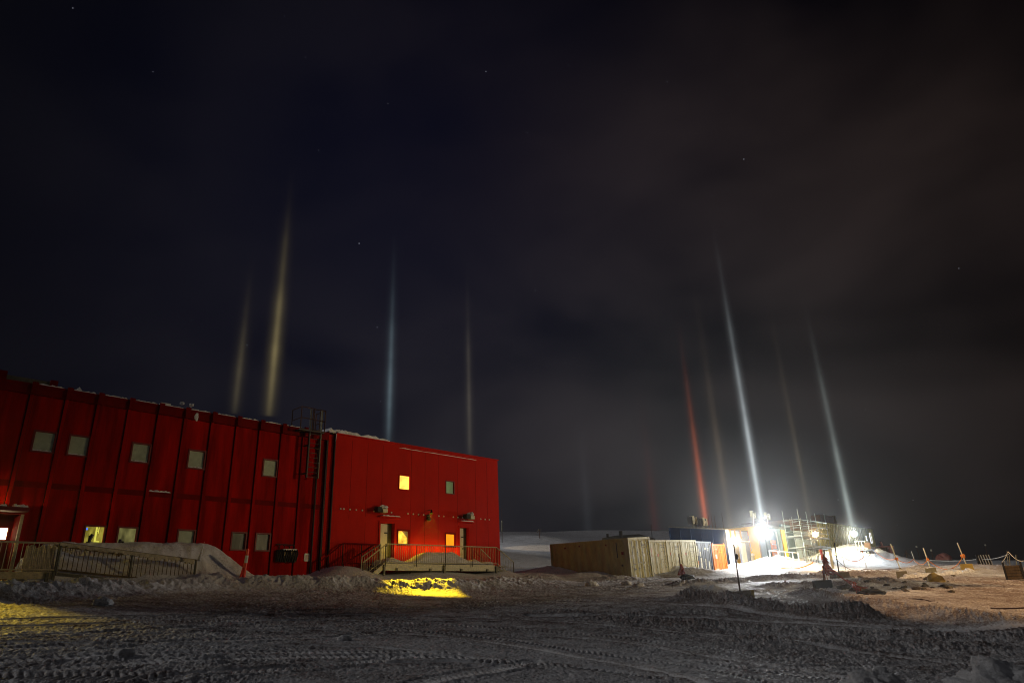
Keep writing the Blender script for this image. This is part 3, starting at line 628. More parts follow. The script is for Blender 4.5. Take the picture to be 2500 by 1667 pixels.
def snowsheet(name, s0, s1, q0, q1, hf, zb, label, ns=60, nq=16, seed=0):
    S, Q = np.meshgrid(np.linspace(s0,s1,ns), np.linspace(q0,q1,nq)); H = hf(S, Q)+.05*fbm(S, Q, 2.5, 4, seed)*1.6
    n = ns*nq; vs = [(float(a),float(b),float(c)) for a,b,c in zip(S.ravel(),Q.ravel(),np.maximum(H,zb).ravel())]+[(float(a),float(b),zb-.02) for a,b in zip(S.ravel(),Q.ravel())]
    fs = []
    for j in range(nq-1):
        for i in range(ns-1):
            a = j*ns+i; fs.append((a,a+1,a+ns+1,a+ns)); fs.append((a+n,a+n+ns,a+n+ns+1,a+n+1))
    edge = [i for i in range(ns)]+[j*ns+ns-1 for j in range(1,nq)]+[(nq-1)*ns+i for i in range(ns-2,-1,-1)]+[j*ns for j in range(nq-2,0,-1)]
    for a, b in zip(edge, edge[1:]+edge[:1]): fs.append((a,b,b+n,a+n)[::-1])
    m = MB().add(vs, fs); o = m.build(name, SNC, None, ((s0+s1)/2,(q0+q1)/2,zb), True); tag(o, label, 'snowdrift', kind='stuff'); return o
def deckh(S, Q):
    prof = np.interp(S, [-9.7,-9.0,-8.4,-8.0,-7.5,-7.15,-6.8,-4.9,-4.6,-4.2,-3.6,-3.2,-2.6,-2.2,-1.9], [4.15,4.3,4.12,4.1,4.25,4.45,4.6,4.66,4.55,4.35,4.22,4.3,4.1,4.18,4.2])
    return 3.935+(prof-3.935)*np.clip(np.exp(-((Q-.95)/.75)**2)*1.15,0,1)
snowsheet('deck_snow', -9.62, -1.95, .32, 1.48, deckh, 3.935, 'smooth heap of snow lying on the entrance deck behind its railing', seed=4)

# ------------------------------------------------------------------ left ramp with crusted railings
rp = T('access_ramp', (-23,2,3.0), 'tan access ramp with frozen snow-crusted railings along the left drift', 'ramp')
rp.p('landing', MB().box(-28.5,-24.0,.3,2.0,3.38,3.47), 'tanrail'); rp.p('beam', MB().box(-28.5,-24.0,2.0,2.07,3.26,3.5), 'tanrail')
rp.p('leg', MB().box(-24.3,-24.2,2.07,2.13,2.6,3.48), 'galvdark'); rp.p('leg', MB().box(-24.1,-24.02,2.07,2.13,2.6,3.48), 'galvdark')
railing(rp, [(-28.5,2.1,3.5),(-24.05,2.1,3.5)], .94, .15, 'tanrail', 'galvdark', posts=4.4, r=.028, topr=.035)
railing(rp, [(-24.0,2.1,3.5),(-19.25,2.1,3.0)], .95, .15, 'tanbar', 'galvdark', posts=2.4, r=.036, topr=.038, name='ramp_railing')
railing(rp, [(-24.0,1.15,3.52),(-19.6,1.15,3.06)], .93, .15, 'tanbar', 'tanbar', posts=2.4, r=.03, topr=.045, name='ramp_railing')
rp.p('ramp_deck', MB().add([(-24.0,.4,3.48),(-24.0,2.05,3.48),(-19.3,2.05,2.98),(-19.3,.4,2.98),(-24.0,.4,3.38),(-24.0,2.05,3.38),(-19.3,2.05,2.88),(-19.3,.4,2.88)],[(0,1,2,3),(7,6,5,4),(0,4,5,1),(1,5,6,2),(2,6,7,3),(3,7,4,0)]), 'galvdark')
m = MB(); rnd = random.Random(4)
for k in range(60):
    s = -24.0+k*4.7/60; zt = 3.5+.93-(s+24)/4.75*.5; dep = .05+.06*rnd.random()+.09*smooth(np.array(s),-22,-21)*rnd.random()
    m.box(s-.05,s+.045,2.05,2.16,zt-dep,zt+.03)
rp.p('snow_crust', m, 'crust')
m = MB()
for k in range(16):
    s = -24.95+k*.055; m.tube([(s,1.9,4.38-.1*rnd.random()),(s-.02,1.95,3.95),(s+.01,2.0,3.5)],.03,6,.055)
rp.p('icicle_curtain', m, 'crust')
def rampsnow(S, Q): return 3.5-(S+24.4)/4.9*.42+.62*np.exp(-((S+24.0)/1.2)**2)*np.exp(-((Q-1.1)/.7)**2)+.5*np.exp(-((S+21.6)/2.6)**2)*np.exp(-((Q-.9)/.8)**2)
snowsheet('ramp_snow', -24.85, -19.4, .3, 2.0, rampsnow, 2.95, 'frozen snow filling the ramp between its two crusted railings', seed=9)
# marker bollards
def marker(px, py, top, lab, lean=(0,0), short=False):
    P = at(px, py, 31.5); g = gz(P[0], P[1]); P[2] = g; h = top
    t = T('marker_post', tuple(P), lab, 'marker post', group='red marker posts', world=True)
    def seg(a, b, r, n, mat): t.p(n, MB().tube([(P[0]+lean[0]*a,P[1]+lean[1]*a,g+a*h),(P[0]+lean[0]*b,P[1]+lean[1]*b,g+b*h)], r, 10), mat)
    if short: seg(-.1, 1, .055, 'post', 'redmark')
    else:
        seg(-.1,.5,.065,'post','redmark'); seg(.5,.76,.067,'white_band','white'); seg(.76,.96,.065,'post_top','redmark')
        seg(.96,1.0,.05,'cap','redmark')
marker(592, 1436, 1.15, 'tall red marker post with a white band beside the snowdrift', (.06,0)); marker(586, 1424, .62, 'short leaning red marker post behind the banded one', (.12,.05), True)
# snow spike on the drift by the wall
P = at(492, 1349, 30.2); tag(MB().tube([(P[0]-.08,P[1],P[2]-.3),(P[0],P[1],P[2]+.05),(P[0]+.06,P[1],P[2]+.42)],.06,6,.005).build('ice_spike', SNL, None, tuple(P), True, True), 'thin pale ice spike sticking out of the drift beside the red wall', 'ice spike')
# ------------------------------------------------------------------ containers
def container(A, label, mat, Wd=2.44, L=6.06, H=2.59, tilt=(2.6,-1.6), marks=(), group='containers standing in a row', side_marks=(), rods='galvdark', doormat=None):
    t = T('shipping_container', (0,0,0), label, 'container', group, world=True)
    m = MB()
    def corr(y0, y1, x, sgn):
        n = int((y1-y0)/.14); pts = []
        for k in range(n+1):
            y = y0+(y1-y0)*k/n; pts.append((x+sgn*(.0 if k % 4 in (0,1) else .045), y))
        vs = [(a,b,.14) for a,b in pts]+[(a,b,H-.12) for a,b in pts]; q = len(pts)
        m.add(vs, [(i,i+1,i+1+q,i+q) for i in range(q-1)])
    corr(.12, L-.12, .02, 1); corr(.12, L-.12, Wd-.02, -1); m.box(.05,Wd-.05,L-.08,L-.04,.14,H-.12)
    t.p('body', m.box(.03,Wd-.03,.1,L-.08,H-.1,H-.05).box(.03,Wd-.03,.1,L-.08,.08,.14), mat)
    m = MB()
    for x in (0, Wd-.12):
        m.box(x,x+.12,0,.12,0,H); m.box(x,x+.12,L-.12,L,0,H)
        m.box(x+.02,x+.1,.12,L-.12,0,.14); m.box(x+.02,x+.1,.12,L-.12,H-.12,H-.01)
    m.box(.12,Wd-.12,.0,.1,0,.12); m.box(.12,Wd-.12,.0,.1,H-.13,H); m.box(.12,Wd-.12,L-.1,L,0,.12); m.box(.12,Wd-.12,L-.1,L,H-.13,H)
    for x in (-.008, Wd-.16):
        for z in (-.006, H-.12): m.box(x,x+.168,-.008,.17,z,z+.126)
    t.p('frame', m, mat)
    hw = (Wd-.24)/2
    for k in (0,1):
        x0 = .12+k*hw+.004; x1 = x0+hw-.008; m = MB()
        m.box(x0,x1,.05,.08,.125,H-.135)
        zs = np.linspace(.16,H-.17,6)
        for a, b in zip(zs[:-1], zs[1:]): m.box(x0+.03,x1-.03,.035,.05,a+.03,b-.03)
        dr = t.p('door', m, doormat or mat)
        for j in (0,1):
            x = x0+hw*(.24+.5*j); m = MB().tube([(x,.012,.1),(x,.012,H-.1)],.013,6)
            for z in (.2,.8,1.7,H-.25): m.box(x-.03,x+.03,.0,.035,z-.025,z+.025)
            m.box(x-.02,x+.16*(1 if k == 0 else -1)+.1,-.02,.0,1.0+.08*j,1.035+.08*j); t.p('lock_rod', m, rods, parent=dr)
        for z in (.3,.85,1.5,2.2):
            xx = x0 if k == 0 else x1-.08; t.p('hinge', MB().box(xx-.01,xx+.09,.02,.036,z,z+.09), rods, parent=dr)
    for (u, v, w, h, mt) in marks: t.p('marking', MB().box(u-w/2,u+w/2,.028,.034,v-h/2,v+h/2), mt)
    for (u, v, w, h, mt) in side_marks: t.p('side_marking', MB().box(-.012,.02,u-w/2,u+w/2,v-h/2,v+h/2), mt)
    # flip local y: site "-y" faces the viewer, so y grows away from him: already right
    e = t.e; e.rotation_mode = 'ZYX'; e.rotation_euler = (math.radians(tilt[0]), math.radians(tilt[1]), TH)
    e.location = Vector(A)-e.rotation_euler.to_matrix() @ Vector((0,0,H)); return t
def textmarks(seed, cols=((.75,.5),(1.5,.5))):
    r = random.Random(seed); out = []
    for u in (1.72, 2.02):
        for z in (2.15, 2.05): out.append((u+r.uniform(-.02,.02), z, .2, .045, 'markdark'))
        for z in np.arange(1.95,.6,-.17):
            if r.random() < .55: out.append((u+r.uniform(-.04,.04), z, r.uniform(.08,.24), .03, 'markdark'))
    for u in (.3, .95):
        if r.random() < .8: out.append((u, r.uniform(1.2,1.7), .14, .12, 'markwhite'))
    for u in (.45, .95, 1.55, 2.1): out.append((u, .42, .12, .07, 'markdark'))
    return out
cA = at(1532,1312,43.5)
container(cA, 'large tan container standing nearest the camera, corrugated side in shadow', 'tan', L=6.3, tilt=(3.4,-1.6),
   marks=[(.62,2.02,.07,.14,'markdark'),(1.72,2.12,.34,.06,'markdark'),(1.78,1.98,.12,.05,'markdark'),(1.66,1.5,.16,.14,'markwhite'),(.38,1.45,.3,.22,'markwhite'),(1.7,1.05,.1,.1,'markwhite'),(1.9,.86,.12,.04,'markdark'),(.55,.72,.2,.1,'markdark'),(.5,.34,.2,.14,'markwhite'),(1.0,.75,.14,.06,'markdark')],
   side_marks=[(.5,1.7,.16,.17,'darkred'),(.6,1.0,.12,.12,'markdark'),(.9,1.9,.05,.9,'markdark'),(5.0,2.25,.14,.1,'darkred'),(3.8,2.3,.12,.1,'darkred'),(1.7,2.25,.1,.1,'darkred')])
def nextpos(px, py, prev, gap):
    for dd in np.arange(np.hypot(prev[0],prev[1])+.4, 90, .02):
        P = at(px, py, dd)
        if np.hypot(*(P-prev)[:2]) >= gap: return P
c2 = at(1579,1318,46.4); c3 = nextpos(1617,1317.8,c2,2.5); c4 = nextpos(1656,1317.5,c3,2.5); c5 = nextpos(1695.5,1320,c4,2.5); c6 = nextpos(1737,1327.5,c5,2.75)
container(c2, 'pale container with a red logo on its left door, second in the row', 'tanpale', rods='tanpale', H=2.5, marks=textmarks(1)+[(.33,1.75,.3,.6,'redlogo'),(.18,1.5,.14,.3,'redlogo'),(1.2,1.55,.12,.16,'markred'),(.35,2.0,.12,.12,'markred')], tilt=(2,-1.2))
container(c3, 'pale container with one small red sticker, between the red logo one and the flagged one', 'tanpale', rods='tanpale', H=2.55, marks=textmarks(2)+[(.92,1.62,.13,.15,'markred')], tilt=(2,-1.2))
container(c4, 'pale container behind the orange-netted post, left neighbour of the navy one', 'tanpale', rods='tanpale', H=2.55, marks=textmarks(3)+[(.9,1.6,.14,.16,'markred')], tilt=(2,-.5))
container(c5, 'navy blue container covered with white stickers between pale and orange ones', 'navy', H=2.5, tilt=(2,1.0), rods='galvdark',
   marks=[(.35,2.05,.24,.22,'markwhite'),(.38,1.72,.3,.5,'markwhite'),(.72,1.6,.16,.34,'markwhite'),(.3,.95,.16,.32,'orange'),(.78,.95,.2,.75,'markwhite'),(1.5,1.98,.28,.16,'markwhite'),(1.95,2.0,.26,.1,'markwhite'),(1.9,1.85,.2,.05,'markwhite'),(1.45,.9,.18,.7,'markwhite'),(1.95,.8,.18,.6,'markwhite'),(1.6,.45,.3,.2,'markwhite'),(2.05,.4,.2,.2,'markwhite'),(.9,.4,.2,.14,'markwhite')])
c6c = container(c6, 'small bright orange container at the right end of the row', 'orange', Wd=2.15, L=3, H=2.2, tilt=(1,-.5), rods='orange', marks=[(.55,1.3,.26,.3,'markwhite'),(.5,.25,.45,.34,'markwhite'),(1.3,1.6,.5,.03,'yellow'),(.6,1.85,.4,.02,'markwhite')])

# ------------------------------------------------------------------ blue building with floodlit front
BA = at(1771,1293,61.5); bs, bq = SQ(BA); bz = float(BA[2]); gb = bz-3.35
def bx(px, py, q): return onplane(px, py, q)
be = bx(1839,1298,bq)[0]; Lb = 5.4
t = T('blue_building', (bs,bq,gb), 'dark blue clad workshop rising behind the containers with a floodlit open front', 'building')
t.p('side_wall', MB().add([(bs,bq,gb-.4),(bs,bq-Lb,gb-.4),(bs,bq-Lb,bz+.72),(bs,bq,bz),(bs+.1,bq,gb-.4),(bs+.1,bq-Lb,gb-.4),(bs+.1,bq-Lb,bz+.72),(bs+.1,bq,bz)],[(0,1,2,3),(7,6,5,4),(0,3,7,4),(1,5,6,2),(2,6,7,3),(0,4,5,1)]), 'blueb')
m = MB()
for k in range(6):
    q = bq-.25-k*(Lb-.3)/5; zt = bz+.72*(bq-q)/Lb; m.box(bs-.06,bs-.001,q-.05,q+.05,gb-.4,zt-.02)
t.p('rib', m, 'blueb')
t.p('roof', MB().add([(bs-.1,bq+.05,bz+.0),(be,bq+.05,bz+.0),(be,bq-Lb,bz+.74),(bs-.1,bq-Lb,bz+.74),(bs-.1,bq+.05,bz+.08),(be,bq+.05,bz+.08),(be,bq-Lb,bz+.82),(bs-.1,bq-Lb,bz+.82)],[(0,1,2,3),(7,6,5,4),(0,4,5,1),(1,5,6,2),(2,6,7,3),(3,7,4,0)]), 'galvdark')
Wb = be-bs
t.p('front_wall', MB().box(bs+.12,bs+Wb*.22,bq-.12,bq,gb-.3,bz-.0).box(bs+Wb*.42,be,bq-.12,bq,gb-.3,bz-.0).box(bs+Wb*.22,bs+Wb*.42,bq-.12,bq,bz-.9,bz-.0), 'bluefront')
t.p('back_wall', MB().box(bs+.1,be,bq-Lb,bq-Lb+.1,gb-.4,bz+.7), 'blueb')
t.p('corner_post', MB().box(bs-.02,bs+.16,bq,bq+.12,gb-.3,bz+.02), 'white')
for z in (.5,1.3,2.1,2.9): t.p('bolt_plate', MB().box(bs+.05,bs+.1,bq+.121,bq+.14,gb+z,gb+z+.09), 'darksteel')
for f in (.14,.3,.5,.78): t.p('orange_strip', MB().box(bs+Wb*f-.07,bs+Wb*f+.07,bq+.001,bq+.07,bz-(.62 if f < .6 else .9),bz+.06), 'orange')
t.p('doorway', MB().box(bs+Wb*.22,bs+Wb*.42,bq-.5,bq-.45,gb-.3,bz-.9), emit('lit_doorway', (1,.85,.62), .35, .3, 2))
t.p('door', MB().box(bs+Wb*.44,bs+Wb*.6,bq+.002,bq+.06,gb-.1,bz-1.0), 'door'); t.p('door_hood', MB().box(bs+Wb*.3,bs+Wb*.62,bq,bq+.5,bz-.92,bz-.84), 'white')
m = MB()
for k in range(4): m.tube([(bs+Wb*(.74+.05*k),bq+.1,bz-.3),(bs+Wb*(.78+.04*k),bq+.12,gb+1.6),(bs+Wb*(.76+.06*k),bq+.1,gb+.2)],.03,6)
t.p('conduit', m, 'bluefront')
t.p('snowy_box', MB().box(bs+Wb*.72,bs+Wb*.82,bq+.08,bq+.3,gb+1.0,gb+1.35), 'galv'); t.p('snow_cap', blob((bs+Wb*.77,bq+.2,gb+1.4),.22,3,(1.1,.7,.7)), SNL)
# roof units, aerials
def on(px, py, dist): P = at(px, py, dist); s, q = SQ(P); return s, q, float(P[2])
def roof_unit(px, py, lab, k):
    s, q, z = on(px, py, 66); g = bz+.5
    u = T('roof_unit', (s,q,g), lab, 'roof unit', group='ventilation units on the blue roof')
    u.p('stand', MB().box(s-.25,s-.15,q-.1,q+.1,g-.2,z-.2).box(s+.1,s+.3,q-.1,q+.1,g-.2,z-.15), 'galvdark')
    u.p('cabinet', MB().box(s-.75,s-.5,q-.2,q+.2,z-.35,z+.35), 'darksteel'); u.p('panel', MB().box(s-.3,s-.12,q-.2,q+.2,z-.3,z+.42).box(s-.12,s+.22,q-.15,q+.15,z-.02,z+.14).box(s+.22,s+.38,q-.2,q+.2,z-.3,z+.36), 'tanrail')
    u.p('panel_frame', MB().box(s-.1,s+.2,q-.1,q+.14,z+.14,z+.34), 'darksteel')
roof_unit(1693,1271,'left slotted ventilation unit standing on the blue roof',0); roof_unit(1718,1275,'right slotted ventilation unit beside the row of thin aerials',1)
for i,(px,yt,yb) in enumerate([(1728.5,1256,1289),(1736,1258,1289),(1743.5,1258,1289),(1762,1252,1289)]):
    s, q, z = on(px, yt, 66); s2, q2, z2 = on(px+4, yb, 66)
    tag(MB().tube([(s2,q2,z2-.25),(s,q,z)],.028,5,.014).build('roof_aerial', MT['rust'], None, (s2,q2,z2)), ['thin roof aerial next to the right ventilation unit','thin roof aerial second from the right ventilation unit','thin roof aerial third from the right ventilation unit','tall bent roof aerial standing apart on the blue roof'][i], 'aerial', 'aerials on the blue roof')

# ------------------------------------------------------------------ teal building with yellow portal
tq = bq+.75; ts, tz = bx(1842,1283,tq); te = bx(1912,1290,tq)[0]; tg = bx(1852,1382,tq)[1]
t = T('teal_building', (ts,tq,tg), 'teal clad building with a yellow portal under the brightest floodlight', 'building')
Wt = te-ts
t.p('wall', MB().box(ts+.35,te,tq-.2,tq,tg-.3,tz), 'teal')
t.p('yellow_side_wall', MB().box(ts,ts+.1,tq-4,tq-.02,tg-.3,tz-.02), 'yellow', label='yellow side wall facing the blue workshop')
t.p('portal_column', MB().box(ts-.03,ts+.3,tq-.02,tq+.12,tg-.3,tz), 'yellow'); t.p('portal_groove', MB().box(ts+.06,ts+.12,tq+.12,tq+.14,tg-.2,tz).box(ts+.2,ts+.25,tq+.12,tq+.14,tg-.2,tz), 'brown')
t.p('portal_column', MB().box(te-.8,te-.05,tq,tq+.1,tg-.3,tz-.1), 'yellow'); t.p('roof', MB().box(ts-.1,te+.05,tq-6,tq+.2,tz,tz+.12), 'galvdark')
t.p('side_wall', MB().box(te-.1,te,tq-6,tq-.21,tg-.3,tz-.01), 'tealdark')
t.p('door', MB().box(ts+Wt*.28,ts+Wt*.4,tq+.002,tq+.08,tg,tg+2.4), 'tealdark'); t.p('door', MB().box(ts+Wt*.44,ts+Wt*.62,tq+.002,tq+.06,tg,tg+2.3), 'orange', label='orange and yellow striped door')
m = MB()
for k in range(5): m.tube([(ts+Wt*.45,tq+.14,tg+.3+k*.4),(ts+Wt*.61,tq+.14,tg+.3+k*.4)],.03,5)
t.p('door_bar', m, 'white'); t.p('white_strip', MB().box(ts+Wt*.68,ts+Wt*.72,tq+.001,tq+.05,tg,tz-.3), 'white')
def rooflight(px, py, lab):
    s, q, z = on(px, py, 62); u = T('roof_floodlight', (s,q,tz), lab, 'floodlight', 'pole floodlights above the teal building')
    u.p('pole', MB().tube([(s+.15,q-.2,tz-.2),(s,q,z+.05)],.04,6), 'galv'); u.p('arm', MB().tube([(s-.25,q,z),(s+.4,q,z)],.035,6), 'galv')
    u.p('head', MB().box(s-.42,s-.24,q-.1,q+.1,z-.2,z+.3), 'plank'); u.p('head', MB().box(s+.18,s+.34,q-.1,q+.1,z-.28,z+.2), 'plank')
rooflight(1839,1256,'left unlit twin floodlight on its pole above the teal roof'); rooflight(1874,1260,'right unlit twin floodlight on its pole above the teal roof')
# ------------------------------------------------------------------ pale wall / brown building behind the scaffold
wq = tq-.75; w0 = bx(1912,1300,wq)[0]; w1 = bx(1990,1300,wq)[0]; wz = bx(1950,1296,wq)[1]; wg = bx(1950,1386,wq)[1]
t = T('brown_topped_building', (w0,wq,wg), 'pale walled building with a brown upper storey behind the scaffold tower', 'building')
t.p('wall', wallgrid(MB(), w0+2.6, w1, wg-.5, wz, [(w0+5.2,w0+5.75,wz-2.4,wz-1.3),(w0+7.8,w0+8.35,wz-2.4,wz-1.3)], wq, .15), 'palewall'); t.p('dark_wall', MB().box(w0,w0+2.6,wq-.3,wq-.05,wg-.5,wz+.5), 'tealdark')
for a in (5.2,7.8): t.p('window', MB().box(w0+a,w0+a+.55,wq-.12,wq-.08,wz-2.4,wz-1.3), 'blinddark')
bt = bx(1950,1271,wq)[1]
t.p('upper_storey', MB().box(w0+2.0,w1+3.0,wq-3.2,wq-.02,wz+.01,bt), 'brown'); t.p('roof', MB().box(w0+1.9,w1+3.1,wq-5,wq+.05,bt,bt+.1), 'darksteel')
# ------------------------------------------------------------------ olive ribbed building
oq = wq+.2; o0 = bx(1996,1273,oq)[0]; o1, oz = bx(2127,1291,oq); og = bx(2139,1347,oq)[1]-1.6
slots = []
for px in (2039,2051.5,2063.5,2071,2104,2109,2118.5): s, z = bx(px, 1306, oq); s2, z2 = bx(px+2.6, 1323, oq); slots.append((s, s2+.1, z2, z))
lit = [bx(2113.5,1318,oq)[0], bx(2125,1312,oq)[0]]
t = T('olive_building', (o0,oq,og), 'long olive yellow ribbed building with narrow slot windows at the far right', 'building')
t.p('wall', wallgrid(MB(), o0, o1, og, oz, slots, oq, .2), 'olive'); m = MB(); n = 30
for k in range(n+1):
    s = o0+(o1-o0)*k/n
    if any(a-.1 < s < b+.1 for a,b,_,_ in slots): m.box(s-.06,s+.06,oq+.001,oq+.12,slots[0][3]+.2,oz-.03)
    else: m.box(s-.06,s+.06,oq+.001,oq+.12,og,oz-.03)
t.p('rib', m, 'olive'); t.p('side_wall', MB().box(o1-.1,o1,oq-8,oq-.21,og,oz).box(o0,o0+.1,oq-8,oq-.21,og,oz), 'olive'); t.p('roof', MB().box(o0,o1,oq-8,oq+.02,oz,oz+.1), 'brown')
for a,b,c,d in slots: t.p('window', MB().box(a,b,oq-.18,oq-.12,c,d), 'frame')
t.p('doorway', MB().box(o0+2.6,o0+4.4,oq+.002,oq+.05,og,oz-2.6).box(o0+.6,o0+1.6,oq+.002,oq+.05,og,oz-2.4), 'brown')
t.p('lit_window', MB().box(lit[1]-.5,lit[1]+.3,oq+.002,oq+.05,slots[-1][2]-.1,slots[-1][3]+.3), emit('white_window', (.9,.9,1), 2.2)); t.p('lit_window', MB().box(lit[0]-.2,lit[0]+.15,oq+.13,oq+.16,slots[-1][2]+.1,slots[-1][2]+.7), emit('white_window2', (.9,.95,1), 1.5))
q = oq-1.0; s, z = bx(2031,1268,q); fl = T('roof_flue', (s,q,oz-.5), 'brown roof hut with a mossy cowl standing behind the ribbed wall', 'roof hut')
fl.p('hut', MB().box(s-3.5,s+.5,q-1,q,oz-.6,z+.35), 'brown'); fl.p('cowl', MB().box(s+.5,s+1.3,q-.8,q+.05,oz-.4,z+.5), 'wood')
tag(MB().box(o0-1,o0+9,oq+.5,oq+2,og+.55,og+.95).build('boardwalk', MT['galvdark'], None, (o0,oq+1,og+.5)), 'low grey boardwalk running along the foot of the olive building', 'boardwalk')

# ------------------------------------------------------------------ scaffold tower
S2 = at(1971,1378,60.5); ss, sq_ = SQ(S2); sg_ = float(S2[2]); se = bx(2031,1352,sq_)[0]
zt = bx(1945,1242,sq_)[1]; zt2 = bx(2013.7,1254,sq_)[1]
sf = T('scaffold_tower', (ss,sq_,sg_), 'pale steel scaffold tower with planked lifts beside the brightest lamp', 'scaffold')
def tube(name, *pts, r=.025, mat='netgreen'): sf.p(name, MB().tube(pts, r, 6), mat)
lifts = [bx(1950,y_,sq_)[1] for y_ in (1371,1336,1308,1295,1281.5,1267)]; dpt = 1.25
mids = [ss+(se-ss)*f for f in (0,.3,.62,1)]
tops = [zt, bx(1961,1258,sq_-dpt)[1], bx(2005.6,1265,sq_-dpt)[1], zt2]
for k, s in enumerate(mids):
    for q in (sq_, sq_-dpt): tube('standard', (s,q,sg_-.6), (s,q,tops[k] if q == sq_ or k == 0 else tops[k]-.25))
for z in lifts:
    for q in (sq_, sq_-dpt): tube('ledger', (ss-.15,q,z), (se+.15,q,z), r=.02)
    for s in mids[::1 if z > lifts[1] else 3]: tube('transom', (s,sq_+.1,z+.03), (s,sq_-dpt-.1,z+.03), r=.02)
for z in (lifts[1], lifts[2]): sf.p('planks', MB().box(ss,se,sq_-dpt+.05,sq_-.05,z+.06,z+.11), 'plank')
tube('brace', (mids[0],sq_+.05,lifts[0]), (mids[1],sq_+.05,lifts[1])); tube('brace', (mids[2],sq_+.05,lifts[1]), (mids[1],sq_+.05,lifts[0])); tube('brace', (ss,sq_,lifts[1]-.1), (ss+.5,sq_+1.0,sg_+.7)); tube('brace', (mids[3],sq_+.05,lifts[0]), (mids[2],sq_+.05,lifts[1]))
for k in range(9): s = ss+.4+k*.42; tube('under_post', (s,sq_-.3-.1*(k%3),sg_-.5), (s-.15+.1*(k%2),sq_-.3,lifts[1]), r=.022, mat='galvdark')
sf.p('toe_board', MB().box(ss,se,sq_+.03,sq_+.06,lifts[1]+.1,lifts[1]+.26), 'plank')
# pipe rail left of the scaffold
P0 = on(1878,1343,59); P1 = on(1948,1349,60.5)
pr = T('pipe_guard_rail', (P0[0],P0[1],P0[2]-1), 'white pipe guard rail on the bright snow between teal building and scaffold', 'railing')
for dz in (0,-.5): pr.p('rail', MB().tube([(P0[0],P0[1],P0[2]+dz),(P1[0],P1[1],P1[2]+dz)],.035,6), 'white')
for f in (0,.3,.55,.8,1): pr.p('post', MB().tube([(P0[0]+(P1[0]-P0[0])*f,P0[1]+(P1[1]-P0[1])*f,P0[2]+(P1[2]-P0[2])*f+d_) for d_ in (0,-1.3)],.035,6), 'white')
# stack of snowed-in boards and small post at the lamp foot
s, q, z = on(1870,1378,60); bd = T('board_stack', (s,q,z), 'pale stack of boards half buried in floodlit snow', 'board stack')
for k in range(3): bd.p('board', MB().box(s-.9+.1*k,s+.9-.15*k,q-.4,q+.2,z-.25+.14*k,z-.14+.14*k), 'palewall')

# ------------------------------------------------------------------ flag poles, blocks, nets, ropes (world coords)
def wpole(P, h, lean, r, mat, lab, cat, name='marker_pole', group=None, extra=None, buried=.15):
    t = T(name, tuple(P), lab, cat, group, world=True)
    t.p('pole', MB().tube([(P[0]-lean[0]*.05,P[1],P[2]-buried),(P[0]+lean[0],P[1]+lean[1],P[2]+h)], r, 8, r*.75), mat)
    if extra: extra(t)
    return t
def top_of(px, py, dist): P = at(px, py, dist); return P
def rotbox(c, w, d, h, ang, tap=1.0):
    ca, sa = math.cos(ang), math.sin(ang); m = MB(); vs = []
    for z, k in ((0,1),(h,tap)):
        for x, y in ((-w/2,-d/2),(w/2,-d/2),(w/2,d/2),(-w/2,d/2)):
            vs.append((c[0]+(x*ca-y*sa)*k, c[1]+(x*sa+y*ca)*k, c[2]+z))
    return m.add(vs, [(3,2,1,0),(4,5,6,7),(0,1,5,4),(1,2,6,5),(2,3,7,6),(3,0,4,7)])
def bev(o, w=.02, seg=2):
    b = o.modifiers.new('bevel', 'BEVEL'); b.width = w; b.segments = seg; return o
# tall pole on a half-buried drum block, in front of the small warm lamp
B = at(1812,1459,27); gB = gz(B[0], B[1])
dr = T('drum_base', (B[0],B[1],gB), 'cut drum block half buried in snow holding the tall bare pole', 'pole base', world=True)
dr.p('block', MB().tube([(B[0]-.38,B[1]+.12,gB+.1),(B[0]+.34,B[1]-.1,gB+.1)],.27,14), 'wood'); dr.p('side_plate', rotbox((B[0]+.33,B[1]-.12,gB-.12),.1,.52,.5,-.2), 'yellowtub'); dr.p('rim', MB().tube([(B[0]-.41,B[1]+.12,gB+.1),(B[0]-.36,B[1]+.12,gB+.1)],.29,14), 'black')
pt = at(1790,1320,27.2); pb = at(1807,1446,27)
t = T('tall_pole', tuple(pb), 'tall thin dark pole rising in front of the small warm lamp', 'pole', world=True)
t.p('pole', MB().tube([pb-np.array([0,0,.15]), pt+np.array([0,0,.0])],.032,8,.02), 'rust'); hp = at(1799,1358,27.1); t.p('tag', blob(tuple(hp),.07,2,(.9,.9,1.3)), 'wood')
# netted pole
B = at(2011,1443,37.5); gB = gz(B[0], B[1])
t = T('concrete_block', (B[0],B[1],gB), 'long dark beam block on the snow under the orange netted pole', 'block', world=True)
bev(t.p('block', rotbox((B[0]+.0,B[1],gB-.1),.8,.45,.45,-.12), 'black'), .03)
pb = at(2009,1428,37.5); pt = at(2012,1341,37.8)
t = T('netted_pole', tuple(pb), 'dark pole wrapped in a torn clump of orange netting', 'pole', world=True)
t.p('pole', MB().tube([pb-np.array([0,0,.2]), pt],.04,8), 'rust')
net = MB(); rnd = random.Random(12)
def J(p, a): return p+np.array([rnd.uniform(-a,a), rnd.uniform(-a,a), rnd.uniform(-a,a)])
for k in range(46):
    f = rnd.random(); c = pb+(pt-pb)*(.35+.42*f); e = c+np.array([.1+.55*(1-f)*rnd.random(), rnd.uniform(-.1,.1), -.25*rnd.random()])
    net.tube([J(c,.07), J((c+e)/2,.08), J(e,.08)], .016+.018*rnd.random(), 5)
for k in range(8):
    c = pb+(pt-pb)*(.3+.4*rnd.random()); net.tube([J(c,.05), c+np.array([rnd.uniform(-.12,.12),0,-.25-.3*rnd.random()])], .014, 4)
